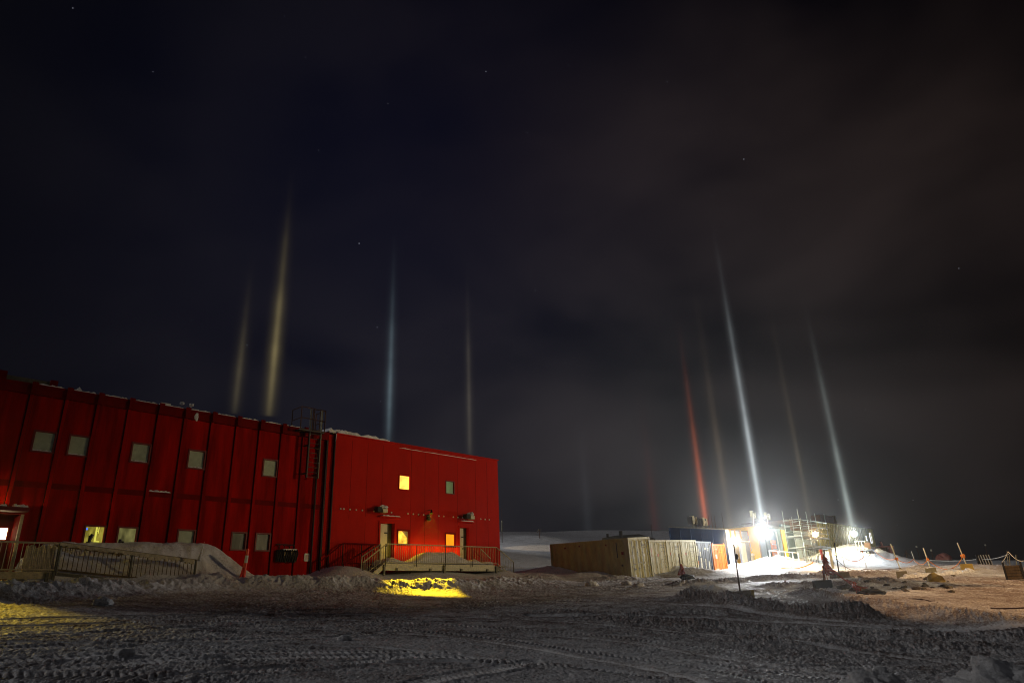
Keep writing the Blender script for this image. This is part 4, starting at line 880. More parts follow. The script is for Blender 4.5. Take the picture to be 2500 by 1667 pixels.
t.p('net', net, 'redorange'); t.p('net_bunch', blob(tuple(pb+(pt-pb)*.48+np.array([.14,-.02,0])),.13,5,(.9,.7,1.3),3,.5), 'redorange')
B = at(2052,1416,42.5); gB = gz(B[0], B[1]); zb = float(B[2])
t = T('concrete_block', tuple(B), 'dark square block holding the tall leaning pole right of the netted one', 'block', world=True)
bev(t.p('block', rotbox((B[0],B[1],zb-.1),.86,.6,.52,.1,.97), 'wood'), .03)
pb = at(2048,1399,42.5); pt = at(2037,1324,42.8)
t = T('leaning_pole', tuple(pb), 'tall thin black pole leaning left in front of the olive building', 'pole', world=True); t.p('pole', MB().tube([pb-np.array([0,0,.2]), pt],.035,8), 'black')
def sag(a, b, d, n=14): return [a+(b-a)*i/n+np.array([0,0,-d*4*(i/n)*(1-i/n)]) for i in range(n+1)]
nr = MB(); a = pb*0+at(2022,1383,37.8); b = at(2062,1414,38.5); c = at(2085,1424,36); e = at(2100,1447,34)
for k in range(4):
    nr.tube([J(a,.06), J((a*.6+b*.4),.05), J(b,.06), J(c,.1)], .014+.014*rnd.random(), 5)
for k in range(7): nr.tube([J(c,.12), J((c+e)/2,.14), J(e,.25)], .012+.012*rnd.random(), 5)
nr.build('fallen_net', MT['redorange'], None, tuple(c), True, True)
tag(bpy.data.objects['fallen_net'], 'twisted orange net trailing from the netted pole down over the rubble', 'net')
# orange bagged post in front of the pale containers
B = at(1664,1404,43); gB = float(B[2]); pt = at(1657,1352,43.3)
t = T('netted_stake', tuple(B), 'short stake with a hanging bundle of orange netting before the pale containers', 'stake', world=True)
t.p('stake', MB().tube([(B[0],B[1],gB-.3), tuple(pt)],.03,6), 'rust'); net = MB(); mid = at(1663,1378,43)
for k in range(30):
    p0 = J(mid,.05); p2 = np.array([B[0]+rnd.uniform(-.2,.2), B[1]+rnd.uniform(-.2,.2), gB+rnd.uniform(0,.1)])
    net.tube([p0, J((p0+p2)/2,.06), p2], .025, 5)
t.p('net_bundle', net, 'redorange')
tag(blob(tuple(at(1679,1408,42.5)),.32,9,(1.5,.8,.5)).build('dark_bundle', MT['black'], None, tuple(at(1679,1408,42.5)), True, True), 'dark rag bundle lying right of the orange net bundle', 'bundle')
def rope(pts_, label, r=.022, mat='rope', cat='rope'):
    m = MB(); P = []
    for a, b, d in pts_: P += sag(a, b, d)[:-1]
    P.append(pts_[-1][1]); return tag(m.tube(P, r, 5).build('barrier_rope', MT[mat], None, tuple(P[0]), True, True), label, cat)
rope([(at(1664,1370,43),at(1700,1398,46),.1),(at(1700,1398,46),at(1790,1408,52),.25)], 'thin rope running from the orange net bundle across the bright snow', .012, 'rust')
# stakes on the right with ropes
stk = []
for (px,pyb,tx,ty,dd,lab) in [(2200,1391,2174,1327,49,'leftmost tall leaning stake of the three with orange knots'),(2272,1386,2254,1337,56,'middle leaning stake with an orange knot and snowy block'),(2360,1377,2337,1324,58,'rightmost leaning stake with a thick orange knot')]:
    pb = at(px, pyb, dd); pt = at(tx, ty, dd+.3)
    t = T('leaning_stake', tuple(pb), lab, 'stake', 'leaning stakes along the rope line', world=True); t.p('stake', MB().tube([pb-np.array([0,0,.2]), pt],.035,8), 'galv')
    kn = pb+(pt-pb)*(.42 if px < 2300 else .38); t.p('knot', blob(tuple(kn),.09 if px < 2300 else .15,px,(1,1,1.1)), 'rope'); stk.append(kn)
for i,(px,py,dd,w,h,lab) in enumerate([(2204,1411,48,.6,.5,'tan square block with a snow top under the leftmost leaning stake'),(2274,1399,55,.66,.45,'pale square block under the middle leaning stake'),(2362,1391,57,.75,.5,'dark yellow block under the rightmost leaning stake')]):
    B = at(px, py, dd); t = T('stake_block', tuple(B), lab, 'block', 'blocks under the leaning stakes', world=True)
    bev(t.p('block', rotbox((B[0],B[1],B[2]-.1),w,.4,h,-.45,.96), 'concrete' if i < 2 else 'yellowtub'), .03)
    if i < 2: t.p('snow_cap', blob((B[0],B[1],B[2]+h-.1),w*.4,i,(1.1,.7,.2)), SNL)
e0 = at(2135,1343,66); k1 = at(2230,1364,62)
rope([(e0,stk[0],.3)], 'orange rope sagging from the trestles to the leftmost leaning stake')
rope([(stk[0],k1,.25),(k1,stk[1],.35)], 'orange rope between the leftmost and middle leaning stakes')
rope([(stk[1],stk[2],.75)], 'orange rope between the middle and rightmost leaning stakes')
rope([(at(1985,1372,58),at(1950,1386,57),.05),(at(1950,1386,57),at(1895,1388,58),-.05)], 'thick orange hose hanging from the scaffold to the bright snow', .05)
rope([(at(2035,1354,60),at(2060,1360,62),.02),(at(2060,1360,62),at(2110,1357,66),.35)], 'orange rope along the foot of the blue drift', .035)
rope([(at(2041,1364,52),at(2110,1389,50),.35),(at(2110,1389,50),at(2200,1386,49),.05)], 'brown slack rope from the black pole along the lamplit drift', .02, 'rust')
rope([(at(2080,1438,33),at(2250,1462,29),.1),(at(2250,1462,29),at(2500,1483,26),.12)], 'long dark cable lying across the sandy snow', .022, 'rust')
for i,(px,py,h,dd,lab) in enumerate([(2117,1387,1.1,54,'thin pale stake with an orange tip on the blue drift'),(2233,1366,.65,64,'short white stake in the rope line'),(2064,1384,1.0,52,'thin pale stake beside the black pole')]):
    P = at(px, py, dd); t = T('short_stake', tuple(P), lab, 'stake', world=True); t.p('stake', MB().tube([P-np.array([0,0,.2]), P+np.array([-.1,0,h])],.025,6), 'white')
    if i == 0: t.p('tip', blob(tuple(P+np.array([-.1,0,h])),.06,1,(1,1,1.3)), 'redorange')
# orange panel board by the scaffold
P = at(2008,1363,57); tag(rotbox((P[0],P[1],P[2]-.1),.2,.05,.75,.2).build('warning_board', MT['redorange'], None, tuple(P), True, True), 'upright orange warning board at the right foot of the scaffold', 'board')
# hurdles (leaning crowd barrier) next to it
P = at(2034,1387,52); t = T('crowd_barrier', tuple(P), 'warm lit barred barrier standing at the scaffold foot', 'barrier', world=True)
dx = np.array([.55,1.0,0])*1.2; m = MB()
for k in range(9): m.tube([P+dx*(k/8-.5), P+dx*(k/8-.5)+np.array([0,0,1.2])],.014,5)
m.tube([P-dx*.5+np.array([0,0,1.2]),P+dx*.5+np.array([0,0,1.2])],.025,6); t.p('bars', m, 'galv')
# white trestles
for i,(px,py,dd,sz) in enumerate([(2108,1357,71,.62),(2127,1361,71,.5)]):
    P = at(px, py, dd); t = T('trestle', tuple(P), ['white plastic table frame standing on the bright drift','grey folding frame with a brown board beside the white table'][i], 'trestle', world=True)
    m = MB(); w = .75*sz
    for sx in (-1,1):
        for sy in (-1,1): m.tube([P+np.array([sx*w*1.1,sy*.35,-.1]), P+np.array([sx*w*.7,sy*.2,.65])],.03,6)
    t.p('legs', m, 'white' if i == 0 else 'bluefront'); t.p('top', rotbox((P[0],P[1],P[2]+.65),w*2,.5,.06,.1), 'bluefront')
    if i == 0:
        m = MB()
        for x in (-.9,-.3,.3,.9): m.tube([P+np.array([x*w,.1,.7]),P+np.array([x*w,.1,1.3])],.03,5)
        m.tube([P+np.array([-w,.1,1.3]),P+np.array([w,.1,1.3])],.035,5); t.p('back', m, 'white')
    else: t.p('board', rotbox((P[0],P[1]+.2,P[2]+.75),w*1.4,.06,.6,.1), 'brown')
# pink tank, green drum, barrier grille, crate etc on the far right
P = at(2167,1362,88); t = T('fuel_tank', tuple(P), 'dull pink upright tank with a stub pipe behind the ropes', 'tank', world=True); t.p('tank', MB().tube([P-np.array([0,0,.5]), P+np.array([0,0,1.25])],.85,20), 'pink'); t.p('pipe', MB().tube([P+np.array([-.25,0,1.2]), P+np.array([-.35,0,1.75])],.12,8), 'pink')
P = at(2152,1360,86); tag(rotbox((P[0],P[1],P[2]-.3),1.2,1,1.3,.1).build('equipment_crate', MT['brown'], None, tuple(P), True, True), 'dark crate standing left of the pink tank', 'crate')
P = at(2183,1366,80); tag(MB().tube([P-np.array([0,0,.3]), P+np.array([-.12,0,.55])],.24,12).build('fuel_drum', MT['green'], None, tuple(P), True, True), 'small bright green drum behind the leftmost leaning stake', 'drum')
P = at(2305,1366,88); t = T('storage_dome', tuple(P), 'small pale pink dome far behind the ropes', 'dome', world=True); t.p('shell', blob(tuple(P+np.array([0,0,.05])),.75,2,(1,1,.85),3,.02), 'pink')
P = at(2404,1376,70); t = T('striped_barrier', tuple(P), 'dark grille with slanting white stripes on the far snow', 'barrier', world=True)
t.p('panel', rotbox((P[0],P[1],P[2]-.3),1.15,.1,1.05,.05), 'black')
m = MB()
for k in range(5): x = -.45+k*.22; m.add([(P[0]+x,P[1]-.07,P[2]+.72),(P[0]+x+.07,P[1]-.07,P[2]+.72),(P[0]+x+.21,P[1]-.07,P[2]-.2),(P[0]+x+.14,P[1]-.07,P[2]-.2),(P[0]+x,P[1]-.06,P[2]+.72),(P[0]+x+.07,P[1]-.06,P[2]+.72),(P[0]+x+.21,P[1]-.06,P[2]-.2),(P[0]+x+.14,P[1]-.06,P[2]-.2)],[(0,1,2,3),(7,6,5,4),(0,4,5,1),(1,5,6,2),(2,6,7,3),(3,7,4,0)])
t.p('stripe', m, 'white')
P = at(2478,1409,46); t = T('slatted_crate', tuple(P), 'olive slatted crate with dark corner posts at the right edge', 'crate', world=True)
t.p('body', rotbox((P[0],P[1],P[2]-.1),.75,.5,.7,-.55), 'wood')
for k in range(5): t.p('slat', rotbox((P[0],P[1],P[2]-.06+k*.14),.79,.54,.09,-.55), 'wood')
for x, y in ((-.46,-.04),(.19,-.44)): t.p('corner_post', rotbox((P[0]+x,P[1]+y,P[2]-.12),.1,.1,.9,-.55), 'black')
P = at(2470,1378,50); t = T('rope_frame', tuple(P), 'thin pole frame with a white rope peak above the slatted crate', 'pole frame', world=True)
pk = at(2461,1346,50); m = MB()
for px, py in ((2455,1388),(2466,1384),(2482,1384),(2461,1375)): m.tube([at(px,py,50), at(px-2,py-30 if px > 2456 else py-20,50)],.02,6)
t.p('pole', m, 'galvdark'); t.p('rope', MB().tube(sag(pk, at(2446,1372,50),.05)+[],.018,5).tube(sag(pk, at(2500,1368,50),.2),.018,5), 'white')
rope([(at(2255,1365,75),at(2390,1364,72),.15),(at(2390,1364,72),at(2462,1352,60),.15)], 'thin pale line strung across the horizon to the pole frame', .022, 'white')
for i,(px,pb_,pt_,dd,tilt_,lab) in enumerate([(2246,1362,1336,100,-8,'dark leaning mast far behind the middle stake'),(2214,1362,1347,95,-2,'faint reddish tripod mast behind the ropes'),(2278,1363,1345,95,-4,'short reddish post with a pale tip right of the middle stake'),(2408,1358,1332,110,-2,'faint red mast behind the striped barrier')]):
    a = at(px, pb_, dd); b = at(px+tilt_, pt_, dd); t = T('far_mast', tuple(a), lab, 'mast', world=True); t.p('mast', MB().tube([a-np.array([0,0,1]), b],.07,6,.04), 'rust'); t.p('tip', MB().tube([b, b+np.array([0,0,.2])],.09,6), 'markwhite' if i != 1 else 'rust')
    if i == 1: t.p('leg', MB().tube([b, a+np.array([-.8,0,-.3])],.05,5).tube([b, a+np.array([1.0,0,-.3])],.05,5), 'rust')
# masts and instruments on the hill left of the containers
def hillmast(px, pyb, pyt, dd, r, lab, name='weather_mast', head=None):
    a = at(px, pyb, dd); b = at(px, pyt, dd); t = T(name, tuple(a), lab, 'mast', world=True); t.p('mast', MB().tube([a-np.array([0,0,2]), b],r,6,r*.5), 'rust')
    if head: head(t, a, b)
hillmast(1225,1305,1238,88,.05,'tall thin mast with a white instrument right of the red block', head=lambda t,a,b: (t.p('instrument', blob(tuple(a+(b-a)*.46),.14,2,(.7,.7,1.2)), 'galv'), t.p('spur', MB().tube([a+(b-a)*.1, a+(b-a)*.5],.1,6), 'galvdark')))
hillmast(1317,1303,1292,92,.08,'small instrument post on the crest of the snow hill', 'instrument_post', head=lambda t,a,b: t.p('instrument', MB().tube([a+np.array([-.25,0,.15]), b+np.array([-.1,0,.1])],.06,6).tube([a+np.array([.2,0,.1]), b+np.array([.2,0,.1])],.045,6), 'galvdark'))
hillmast(1590,1317,1280,70,.05,'bare dark pole standing behind the pale containers')
P = at(1517,1306,76); t = T('snowed_roof_hut', tuple(P), 'snow covered hut roof with a cowl and a small chimney behind the tan container', 'hut', world=True)
rw = at(1470,1313,76); re_ = at(1600,1314,76)
t.p('roof', MB().add([tuple(rw),tuple(re_),tuple(at(1560,1303,80)),tuple(at(1500,1307,80)),tuple(rw-np.array([0,0,1.5])),tuple(re_-np.array([0,0,1.5])),tuple(at(1560,1330,80)),tuple(at(1500,1330,80))],[(0,1,2,3),(7,6,5,4),(0,4,5,1),(1,5,6,2),(2,6,7,3),(3,7,4,0)]), 'galvdark')
c = at(1515,1298,77); t.p('cowl', MB().tube([c-np.array([0,0,.9]), c+np.array([0,0,.1])],.2,8), 'darksteel'); c = at(1483,1306,77); t.p('chimney', MB().tube([c-np.array([0,0,.8]), c+np.array([0,0,.15])],.13,8), 'darksteel')
# rubble and rocks
RK = [(2290,1436,41,.4,'yellowtub','large rounded yellow boulder with a snow top on the sandy slope'),(2132,1446,33,.42,'black','flat black tyre-like lump sunk in the sandy snow'),(2090,1430,36,.3,'rock','brown snow-capped boulder under the fallen net'),(2062,1438,35,.22,'rock',None),(2318,1446,38,.14,'rock','small dark stone right of the yellow boulder'),(2270,1424,42,.2,'rock','dark stone left of the yellow boulder')]
rnd = random.Random(31)
for k in range(44): RK.append((rnd.uniform(2070,2330), rnd.uniform(1404,1446), 40, rnd.uniform(.05,.13), 'rock', None))
for i,(px,py,dd,r,mt,lab) in enumerate(RK):
    P = at(px, py, dd) if lab else hit(px, py); g = gz(P[0], P[1]); 
    o = blob((P[0],P[1],g+r*.15),r,i+50,(1.0,.8,.85) if mt == 'yellowtub' else ((1.4,.9,.7) if mt != 'black' else (1.3,.7,.4)),2,.3).build('rock', MT[mt], None, (P[0],P[1],g), False, True)
    tag(o, lab or 'small brown stone scattered on the wind-blown sandy snow', 'rock', None if lab else 'stones on the sandy snow')
LP = [(2445,1640,13.5,.62,'large rough snow lump at the lower right corner'),(2490,1668,13,.4,'snow lump cut by the right edge behind the large one'),(2130,1668,12.6,.38,'rounded snow lump at the bottom edge right of centre'),(2085,1676,12.7,.22,'smaller snow lump left of the rounded one at the bottom edge'),(300,1612,13.5,.13,'small white snow chunk among the ruts at lower left'),(262,1616,13.3,.06,'tiny snow chunk left of the white one'),(840,1583,15.5,.12,'pale snow crumb beside the wheel ruts'),(1445,1431,37,.25,'snow clod at the right end of the berm'),(1560,1436,36,.22,'brown snow clod in front of the tan container'),(1530,1428,38,.2,'low snow clod left of the brown one'),(250,1470,23,.2,'blocky snow chunk at the foot of the left berm')]
for i,(px,py,dd,r,lab) in enumerate(LP):
    P = at(px, py, dd); g = gz(P[0], P[1])
    tag(blob((P[0],P[1],g+r*.2),r,i+9,(1.3,1,.75),5 if r > .3 else 3,.18).build('snow_lump', SNL, None, (P[0],P[1],g), True, True), lab, 'snow lump')

rnd = random.Random(77)
for k in range(34):
    f = k/33; px = 2195+f*165+rnd.uniform(-5,5); py = 1394-f*20+rnd.uniform(-3,3); P = at(px, py, 47+f*9); g = gz(P[0], P[1]); r = rnd.uniform(.1,.26)
    tag(blob((P[0],P[1],g+r*.2),r,k+300,(1.1,1,.8),2,.25).build('snow_clod', SNL, None, (P[0],P[1],g), True, True), 'rounded snow clod in the lamplit row beside the leaning stakes', 'snow clod', 'row of snow clods by the leaning stakes')
# ------------------------------------------------------------------ lamps
def lamp(px, py, dist, col, watts, r, strength, label, body, pos=None, kind='POINT', radius=.12):
    P = at(px, py, dist); t = T('floodlight', tuple(P), label, 'floodlight', world=True)
    vd = P-CAM; vd /= np.linalg.norm(vd)
    b = bmesh.new(); bmesh.ops.create_uvsphere(b, u_segments=20, v_segments=12, radius=r); m = MB().add([tuple(P+np.array(v.co)) for v in b.verts], [tuple(v.index for v in f.verts) for f in b.faces]); b.free()
    lo = t.p('lens', m, emit('lamp_glow', col, strength), smooth=True); lo.visible_shadow = False
    t.p('housing', rotbox((P[0]+vd[0]*(r+.12),P[1]+vd[1]*(r+.12),P[2]-.12),.4,.16,.3,0), 'darksteel')
    t.p('bracket', MB().tube([P+vd*(r+.12)+np.array([0,0,.1]), P+vd*(r+.9)+np.array([0,0,.25])],.03,6), 'darksteel')
    ld_ = bpy.data.lights.new('lamp_light', kind); ld_.energy = watts; ld_.color = col; ld_.shadow_soft_size = radius
    lo2 = bpy.data.objects.new('lamp_light', ld_); COL.objects.link(lo2); lo2.location = Vector(P-vd*.35); return P
def spot(P, Tg, col, watts, size, blend, r=.1):
    l = bpy.data.lights.new('spot_beam', 'SPOT'); l.energy = watts; l.color = col; l.spot_size = math.radians(size); l.spot_blend = blend; l.shadow_soft_size = r
    o = bpy.data.objects.new('spot_beam', l); COL.objects.link(o); o.location = Vector(P); o.rotation_euler = (Vector(Tg)-Vector(P)).to_track_quat('-Z','Y').to_euler(); return o
L1 = lamp(1793,1322,60.6,(1,.78,.5),650,.2,90,'small warm floodlight glaring on the blue workshop front',0)
L2 = lamp(1866,1297,57.5,(.86,.96,1),1150,.28,160,'brightest white floodlight with a wide glare on the teal building',0)
L3 = lamp(1990,1304,58,(1,.62,.24),380,.19,120,'small warm yellow lamp glaring between the scaffold tubes',0)
L4 = lamp(2085,1303,68.5,(.84,.96,1),130,.22,170,'white floodlight glaring on the olive ribbed building',0)
spot((42,30,11), tuple(W(9,4,4)), (1,.76,.42), 15500, 74, .5, .4)
# added point lights in black funnels that cut the yellow ground patches
def shuttered(P, Tg, col, watts, hw, hh, r, name, label):
    P = np.array(P, float); f = np.array(Tg, float)-P; f /= np.linalg.norm(f); u = np.cross(f, [0,0,1.0]); u /= np.linalg.norm(u); v = np.cross(u, f)
    l = bpy.data.lights.new('added_patch_light', 'POINT'); l.energy = watts; l.color = col; l.shadow_soft_size = r; o = bpy.data.objects.new('added_patch_light', l); COL.objects.link(o); o.location = Vector(P)
    a = math.tan(math.radians(hw)); b = math.tan(math.radians(hh)); m = MB(); d0, d1 = -.05, .42; vs = []
    for d in (d0, d1):
        for x, y in ((-1,-1),(1,-1),(1,1),(-1,1)): vs.append(P+f*d+u*x*(max(d,0)*a+.016)+v*y*(max(d,0)*b+.016))
    m.add(vs, [(0,1,5,4),(1,2,6,5),(2,3,7,6),(3,0,4,7),(0,3,2,1)])
    t = T(name, tuple(P), label, 'wall lamp', world=True); t.p('shutter', m, 'void'); t.p('arm', MB().tube([P-f*.05, P-f*.05-np.array([NV[0],NV[1],0])*.45],.02,6), 'darksteel')
PQ = (hit(968,1446)+hit(1150,1446))/2; s_, q_ = SQ(PQ)
shuttered(W(-5.8,.5,6.95), W(s_+.35,q_-1.25,PQ[2]+.15), (1,.66,.02), 9000, 8.8, 3.2, .012, 'added_light_funnel', 'tiny black funnel added to shape a light patch, above the bulkhead pair on the red end wall')
shuttered(W(-27.9,.55,5.9), hit(-15,1500), (1,.68,.03), 5500, 5.5, 1.7, .02, 'added_light_funnel', 'tiny black funnel added to shape a light patch, beyond the left frame edge on the red wall')
o7 = spot((-14,74,17), tuple(at(1305,1338,84)), (1,.78,.5), 5200, 13, .3, .2); o8 = spot((-14,74,19), tuple(at(1300,1330,88)), (.9,.95,1), 3200, 60, .8, .5)
o3 = spot(tuple(at(1990,1304,57)), (24,32,2.2), (1,.64,.32), 2500, 50, .5, .15)
o5 = spot((26,24,18), (22,24,1), (1,.56,.23), 9500, 59, .12, .2); o9 = spot((26,24,18.3), (29,42,2), (1,.56,.23), 11000, 58, .5, .2)  # spots added high out of view, no lamp there, to light the field
o6 = spot(tuple(at(2085,1303,68.3)), tuple(W(42,2,7)), (1,.86,.46), 4500, 125, .5, .2)
o4 = spot(tuple(at(1866,1297,56.5)), (6,30,2), (.95,.97,1), 5500, 56, .6, .15)
sl = bpy.data.lights.new('night_glow','SUN'); sl.energy = .36; sl.color = (.98,.96,.94); sl.angle = math.radians(4); so = bpy.data.objects.new('night_glow', sl); COL.objects.link(so)
so.rotation_euler = Vector((math.cos(math.radians(25))*math.sin(math.radians(88)), math.cos(math.radians(25))*math.cos(math.radians(88)), -math.sin(math.radians(25)))).to_track_quat('-Z','Y').to_euler()
pl = bpy.data.lights.new('added_deck_glow','POINT'); pl.energy = .01; pl.color = (1,.72,.04); pl.shadow_soft_size = .25; po = bpy.data.objects.new('added_deck_glow', pl); COL.objects.link(po); po.location = Vector(W(-6.1,1.5,5.1))  # unseen light put in for the orange wall glow
for s, q, z, c, e in [(-25.6,-.5,5.0,(1,.6,.2),1.2)]+[(-9.0+k*.75+.9,.42,4.85,(1,.66,.03),7) for k in range(7)]:  # lobby lamp, then a row of added unseen lights for the wall glow
    pl = bpy.data.lights.new('lobby_and_wall_glow','POINT'); pl.energy = e; pl.color = c; pl.shadow_soft_size = .2; po = bpy.data.objects.new('lobby_and_wall_glow', pl); COL.objects.link(po); po.location = Vector(W(s,q,z))

# ------------------------------------------------------------------ light pillars in the ice-crystal air
def pillar_mat(name, col, strength, p1, p0, sd):
    m, nt, o = newmat(name); tc = N(nt,'ShaderNodeTexCoord'); sp = N(nt,'ShaderNodeSeparateXYZ'); nt.links.new(tc.outputs['Generated'], sp.inputs[0])
    def M(op, a, b=None, c=None):
        n = N(nt,'ShaderNodeMath', operation=op)
        for i, x in enumerate((a,b,c)):
            if x is None: continue
            if isinstance(x, (int,float)): n.inputs[i].default_value = x
            else: nt.links.new(x, n.inputs[i])
        return n.outputs[0]
    x = M('SUBTRACT', sp.outputs[0], .5); y = M('SUBTRACT', sp.outputs[1], .5); r2 = M('ADD', M('MULTIPLY', x, x), M('MULTIPLY', y, y))
    core = M('ADD', M('EXPONENT', M('MULTIPLY', r2, -120.0)), M('MULTIPLY', M('EXPONENT', M('MULTIPLY', r2, -20.0)), .26)); core = M('MULTIPLY', core, M('MAXIMUM', M('SUBTRACT', 1.0, M('MULTIPLY', r2, 4.1)), 0.0))
    z = sp.outputs[2]; up = M('POWER', M('SUBTRACT', 1.0, z), 3.3); lo_ = M('ADD', M('MULTIPLY', z, p1), p0, None); lo_ = M('MINIMUM', lo_, 1.0)
    nz = N(nt,'ShaderNodeTexNoise', noise_dimensions='1D', ins={'Scale': 7, 'Detail': 3}); nt.links.new(M('ADD', z, sd*3.3), nz.inputs['W']); v = M('MULTIPLY', M('MULTIPLY', M('MULTIPLY', up, lo_), M('ADD', nz.outputs[0], .5)), M('MULTIPLY', core, strength))
    e = N(nt,'ShaderNodeEmission', ins={'Color': (*col,1)}); nt.links.new(v, e.inputs[1]); nt.links.new(e.outputs[0], o.inputs['Volume'])
    try: m.cycles.volume_step_rate = .02
    except Exception: m.volume_step_rate = .02
    return m
PIL = [(572,1010,604,640,130,11,(1,.82,.42),.26,'faint yellow light pillar left of the strong yellow one'),
 (656,1015,700,470,130,12,(1,.80,.34),.75,'strong yellow light pillar above the ribbed red building'),
 (948,1080,966,600,150,9,(.62,.88,1),.62,'pale blue light pillar above the red end block'),
 (1147,1112,1136,660,160,8,(1,.86,.62),.26,'dim tan light pillar above the right corner of the red block'),
 (1437,1300,1424,900,170,14,(.8,.9,1),.03,'barely visible grey light pillar over the snow hill'),
 (1601,1300,1582,880,150,10,(1,.12,.05),.08,'very faint red light pillar left of the bright red one'),
 (1724,1282,1660,760,95,7.5,(1,.19,.05),.8,'bright red light pillar above the blue workshop'),
 (1783,1290,1690,620,110,11,(1,.72,.45),.16,'broad faint tan light pillar between the red and white ones'),
 (1864,1290,1742,540,68,7.5,(.86,.96,1),1.35,'strongest white light pillar rising from the brightest floodlight'),
 (1978,1272,1870,650,80,7,(1,.8,.5),.13,'thin faint brown light pillar above the scaffold'),
 (2083,1298,1955,700,76,7.5,(.86,1,.95),.62,'greenish white light pillar above the olive building')]
for i,(xb,yb,xt,yt,dd,wpx,col,st,lab) in enumerate(PIL):
    B = at(xb, yb, dd); Tp = at(xt+(xt-xb)*(.2 if xb < 1300 else .08), yt+(yt-yb)*(.2 if xb < 1300 else .08), dd); H = Tp[2]-B[2]; R_ = wpx*dd/F*3.1
    m = MB().tube([(B[0],B[1],B[2]-.0),(B[0],B[1],Tp[2])], R_, 20); o = m.build('light_pillar', pillar_mat('pillar_light_%d' % i, col, st*(.21 if xb < 1300 else .25)/(R_*.2), 2.6, .10 if xb < 1300 else (.75 if st > .5 else .5), i), None, tuple(B), False, True)
    tag(o, lab, 'light pillar', 'light pillars in the night sky'); o.visible_shadow = False


# scatter balls added round each lamp head to stand in for lens bloom
def mist(P, rad, dens, lab):
    b = bmesh.new(); bmesh.ops.create_icosphere(b, subdivisions=3, radius=rad); m = MB().add([tuple(P+np.array(v.co)) for v in b.verts], [tuple(v.index for v in f.verts) for f in b.faces]); b.free()
    mt, nt, o = newmat('bloom_mist'); tc = N(nt,'ShaderNodeTexCoord'); l = N(nt,'ShaderNodeVectorMath', operation='LENGTH'); nt.links.new(tc.outputs['Object'], l.inputs[0])
    r = N(nt,'ShaderNodeMapRange', interpolation_type='SMOOTHSTEP', ins={'From Min': 0, 'From Max': rad, 'To Min': dens, 'To Max': 0}); nt.links.new(l.outputs['Value'], r.inputs[0])
    v = N(nt,'ShaderNodeVolumeScatter', ins={'Color': (1,1,1,1), 'Anisotropy': .45}); nt.links.new(r.outputs[0], v.inputs['Density']); nt.links.new(v.outputs[0], o.inputs['Volume'])
    try: mt.cycles.volume_step_rate = .3
    except Exception: pass
    tag(m.build('bloom_mist', mt, None, tuple(P), True, True), lab, 'mist', kind='stuff')
for P_, r_, d_, l_ in ((L1,1.7,.10,'small'),(L2,3.6,.019,'wide'),(L3,1.2,.05,'faint'),(L4,2.2,.04,'middling')): mist(P_, r_, d_, l_+' added scatter ball for the bloom round a floodlight')

# ------------------------------------------------------------------ haze: thin ice-crystal air over the whole site
hb = MB(); hb.box(-170,170,-30,190,-14.5,62); hz, hnt, ho = newmat('ice_haze')
hv = N(hnt,'ShaderNodeVolumePrincipled', ins={'Color': (.93,.95,1,1), 'Density': HAZE, 'Anisotropy': .88}); hnt.links.new(hv.outputs[0], ho.inputs['Volume'])
if HAZE > 0: tag(hb.build('haze', hz, None, (0,80,-14), False, True), kind='stuff')

# ------------------------------------------------------------------ world: night sky with thin cloud, town glow and stars
w = bpy.data.worlds.new('World'); sc.world = w; w.use_nodes = True; nt = w.node_tree; nt.nodes.clear()
o = nt.nodes.new('ShaderNodeOutputWorld'); bg = nt.nodes.new('ShaderNodeBackground'); tc = nt.nodes.new('ShaderNodeTexCoord')
nrm = N(nt,'ShaderNodeVectorMath', operation='NORMALIZE'); nt.links.new(tc.outputs['Generated'], nrm.inputs[0]); Dn = nrm.outputs[0]
def M(op, a, b=None):
    n = N(nt,'ShaderNodeMath', operation=op)
    for i, x in enumerate((a,b)):
        if x is None: continue
        if isinstance(x, (int,float)): n.inputs[i].default_value = x
        else: nt.links.new(x, n.inputs[i])
    return n.outputs[0]
def lobe(px, py, k, d=None):
    v = ray(px, py) if d is None else np.array(d, float); v = v/np.linalg.norm(v)
    n = N(nt,'ShaderNodeVectorMath', operation='DOT_PRODUCT'); nt.links.new(Dn, n.inputs[0]); n.inputs[1].default_value = tuple(v)
    return M('EXPONENT', M('MULTIPLY', M('SUBTRACT', n.outputs['Value'], 1.0), k))
def col(f, c):
    n = N(nt,'ShaderNodeVectorMath', operation='SCALE'); n.inputs[0].default_value = c; nt.links.new(f, n.inputs['Scale']); return n.outputs[0]
def add(a, b):
    n = N(nt,'ShaderNodeVectorMath', operation='ADD'); nt.links.new(a, n.inputs[0]); nt.links.new(b, n.inputs[1]); return n.outputs[0]
mp = N(nt,'ShaderNodeMapping'); mp.inputs['Scale'].default_value = (1,1,1.7); mp.inputs['Rotation'].default_value = (.2,.5,.3); nt.links.new(Dn, mp.inputs[0])
cl = N(nt,'ShaderNodeTexNoise', ins={'Scale': 3.0, 'Detail': 3, 'Roughness': .45, 'Distortion': .25}); nt.links.new(mp.outputs[0], cl.inputs[0])
cr = N(nt,'ShaderNodeMapRange', ins={'From Min': .36, 'From Max': .66, 'To Min': .2, 'To Max': 1.25}); nt.links.new(cl.outputs[0], cr.inputs[0])
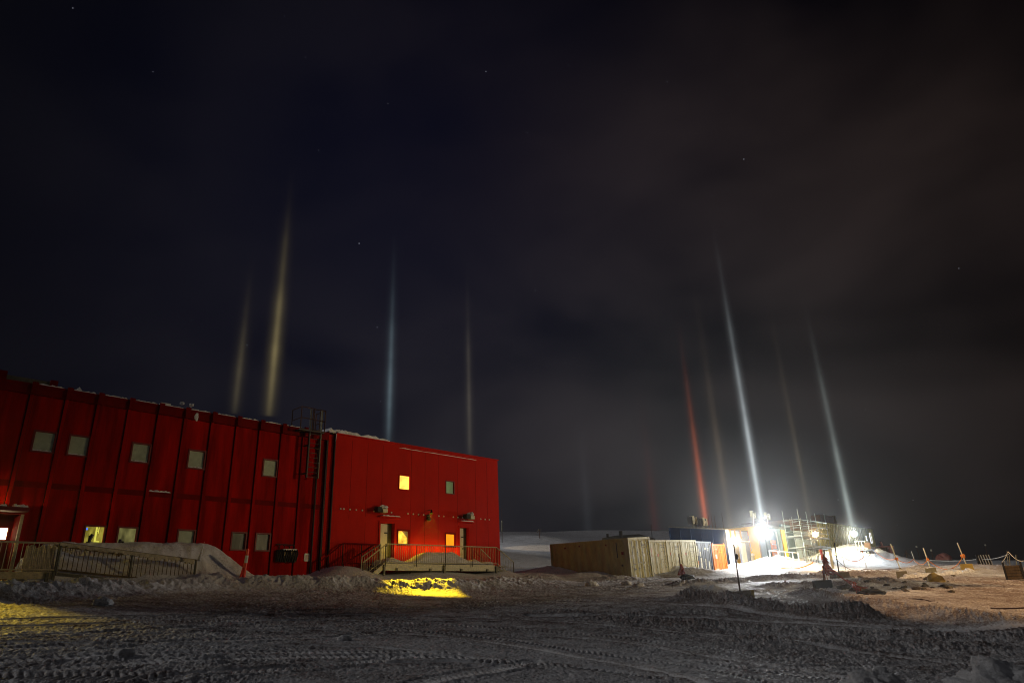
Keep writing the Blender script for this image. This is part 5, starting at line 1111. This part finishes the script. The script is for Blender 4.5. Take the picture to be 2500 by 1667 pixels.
A1 = M('MULTIPLY', M('MULTIPLY', lobe(1500,1080,6.6), cr.outputs[0]), M('SUBTRACT', 1.0, M('MULTIPLY', lobe(1120,430,26), .75))); A2 = lobe(1250,1250,14); A3 = lobe(1800,1180,45); A4 = lobe(1850,1270,320)
base = N(nt,'ShaderNodeCombineXYZ'); base.inputs[0].default_value = .0001; base.inputs[1].default_value = .0001; base.inputs[2].default_value = .0004
tot = add(base.outputs[0], col(A1, (.0185,.0162,.0165))); tot = add(tot, col(A2, (.003,.0033,.0035))); tot = add(tot, col(A3, (.011,.012,.011))); tot = add(tot, col(A4, (.05,.055,.055)))
tot = add(tot, col(M('MULTIPLY', lobe(2050,500,9), cr.outputs[0]), (.006,.0028,.0015)))
tot = add(tot, col(lobe(1080,480,16), (.0003,.0005,.0028))); tot = add(tot, col(lobe(900,750,8), (.0011,.0014,.0056)))
tot = add(tot, col(lobe(0,0,4.5,(.1,-1,.7)), (.042,.044,.049)))
vo = N(nt,'ShaderNodeTexVoronoi', ins={'Scale': 52.0}); nt.links.new(Dn, vo.inputs['Vector']); sep = N(nt,'ShaderNodeSeparateColor'); nt.links.new(vo.outputs['Color'], sep.inputs[0])
st = M('MULTIPLY', M('LESS_THAN', vo.outputs['Distance'], .032), M('GREATER_THAN', sep.outputs[0], .5)); st = M('MULTIPLY', st, M('POWER', sep.outputs[1], 4.0))
tot = add(tot, col(st, (.28,.30,.36)))
nt.links.new(tot, bg.inputs[0]); bg.inputs[1].default_value = 1; nt.links.new(bg.outputs[0], o.inputs[0])

vs = sc.view_settings; vs.view_transform = 'Standard'; vs.look = 'None'; vs.exposure = 0; vs.gamma = 1
cy = sc.cycles; cy.use_denoising = True; cy.max_bounces = 4; cy.diffuse_bounces = 2; cy.glossy_bounces = 2; cy.volume_bounces = 0; cy.transparent_max_bounces = 24
cy.filter_width = 1.05; cy.denoising_input_passes = 'RGB_ALBEDO_NORMAL'; cy.denoising_prefilter = 'ACCURATE'; cy.sample_clamp_indirect = 3; cy.volume_max_steps = 256
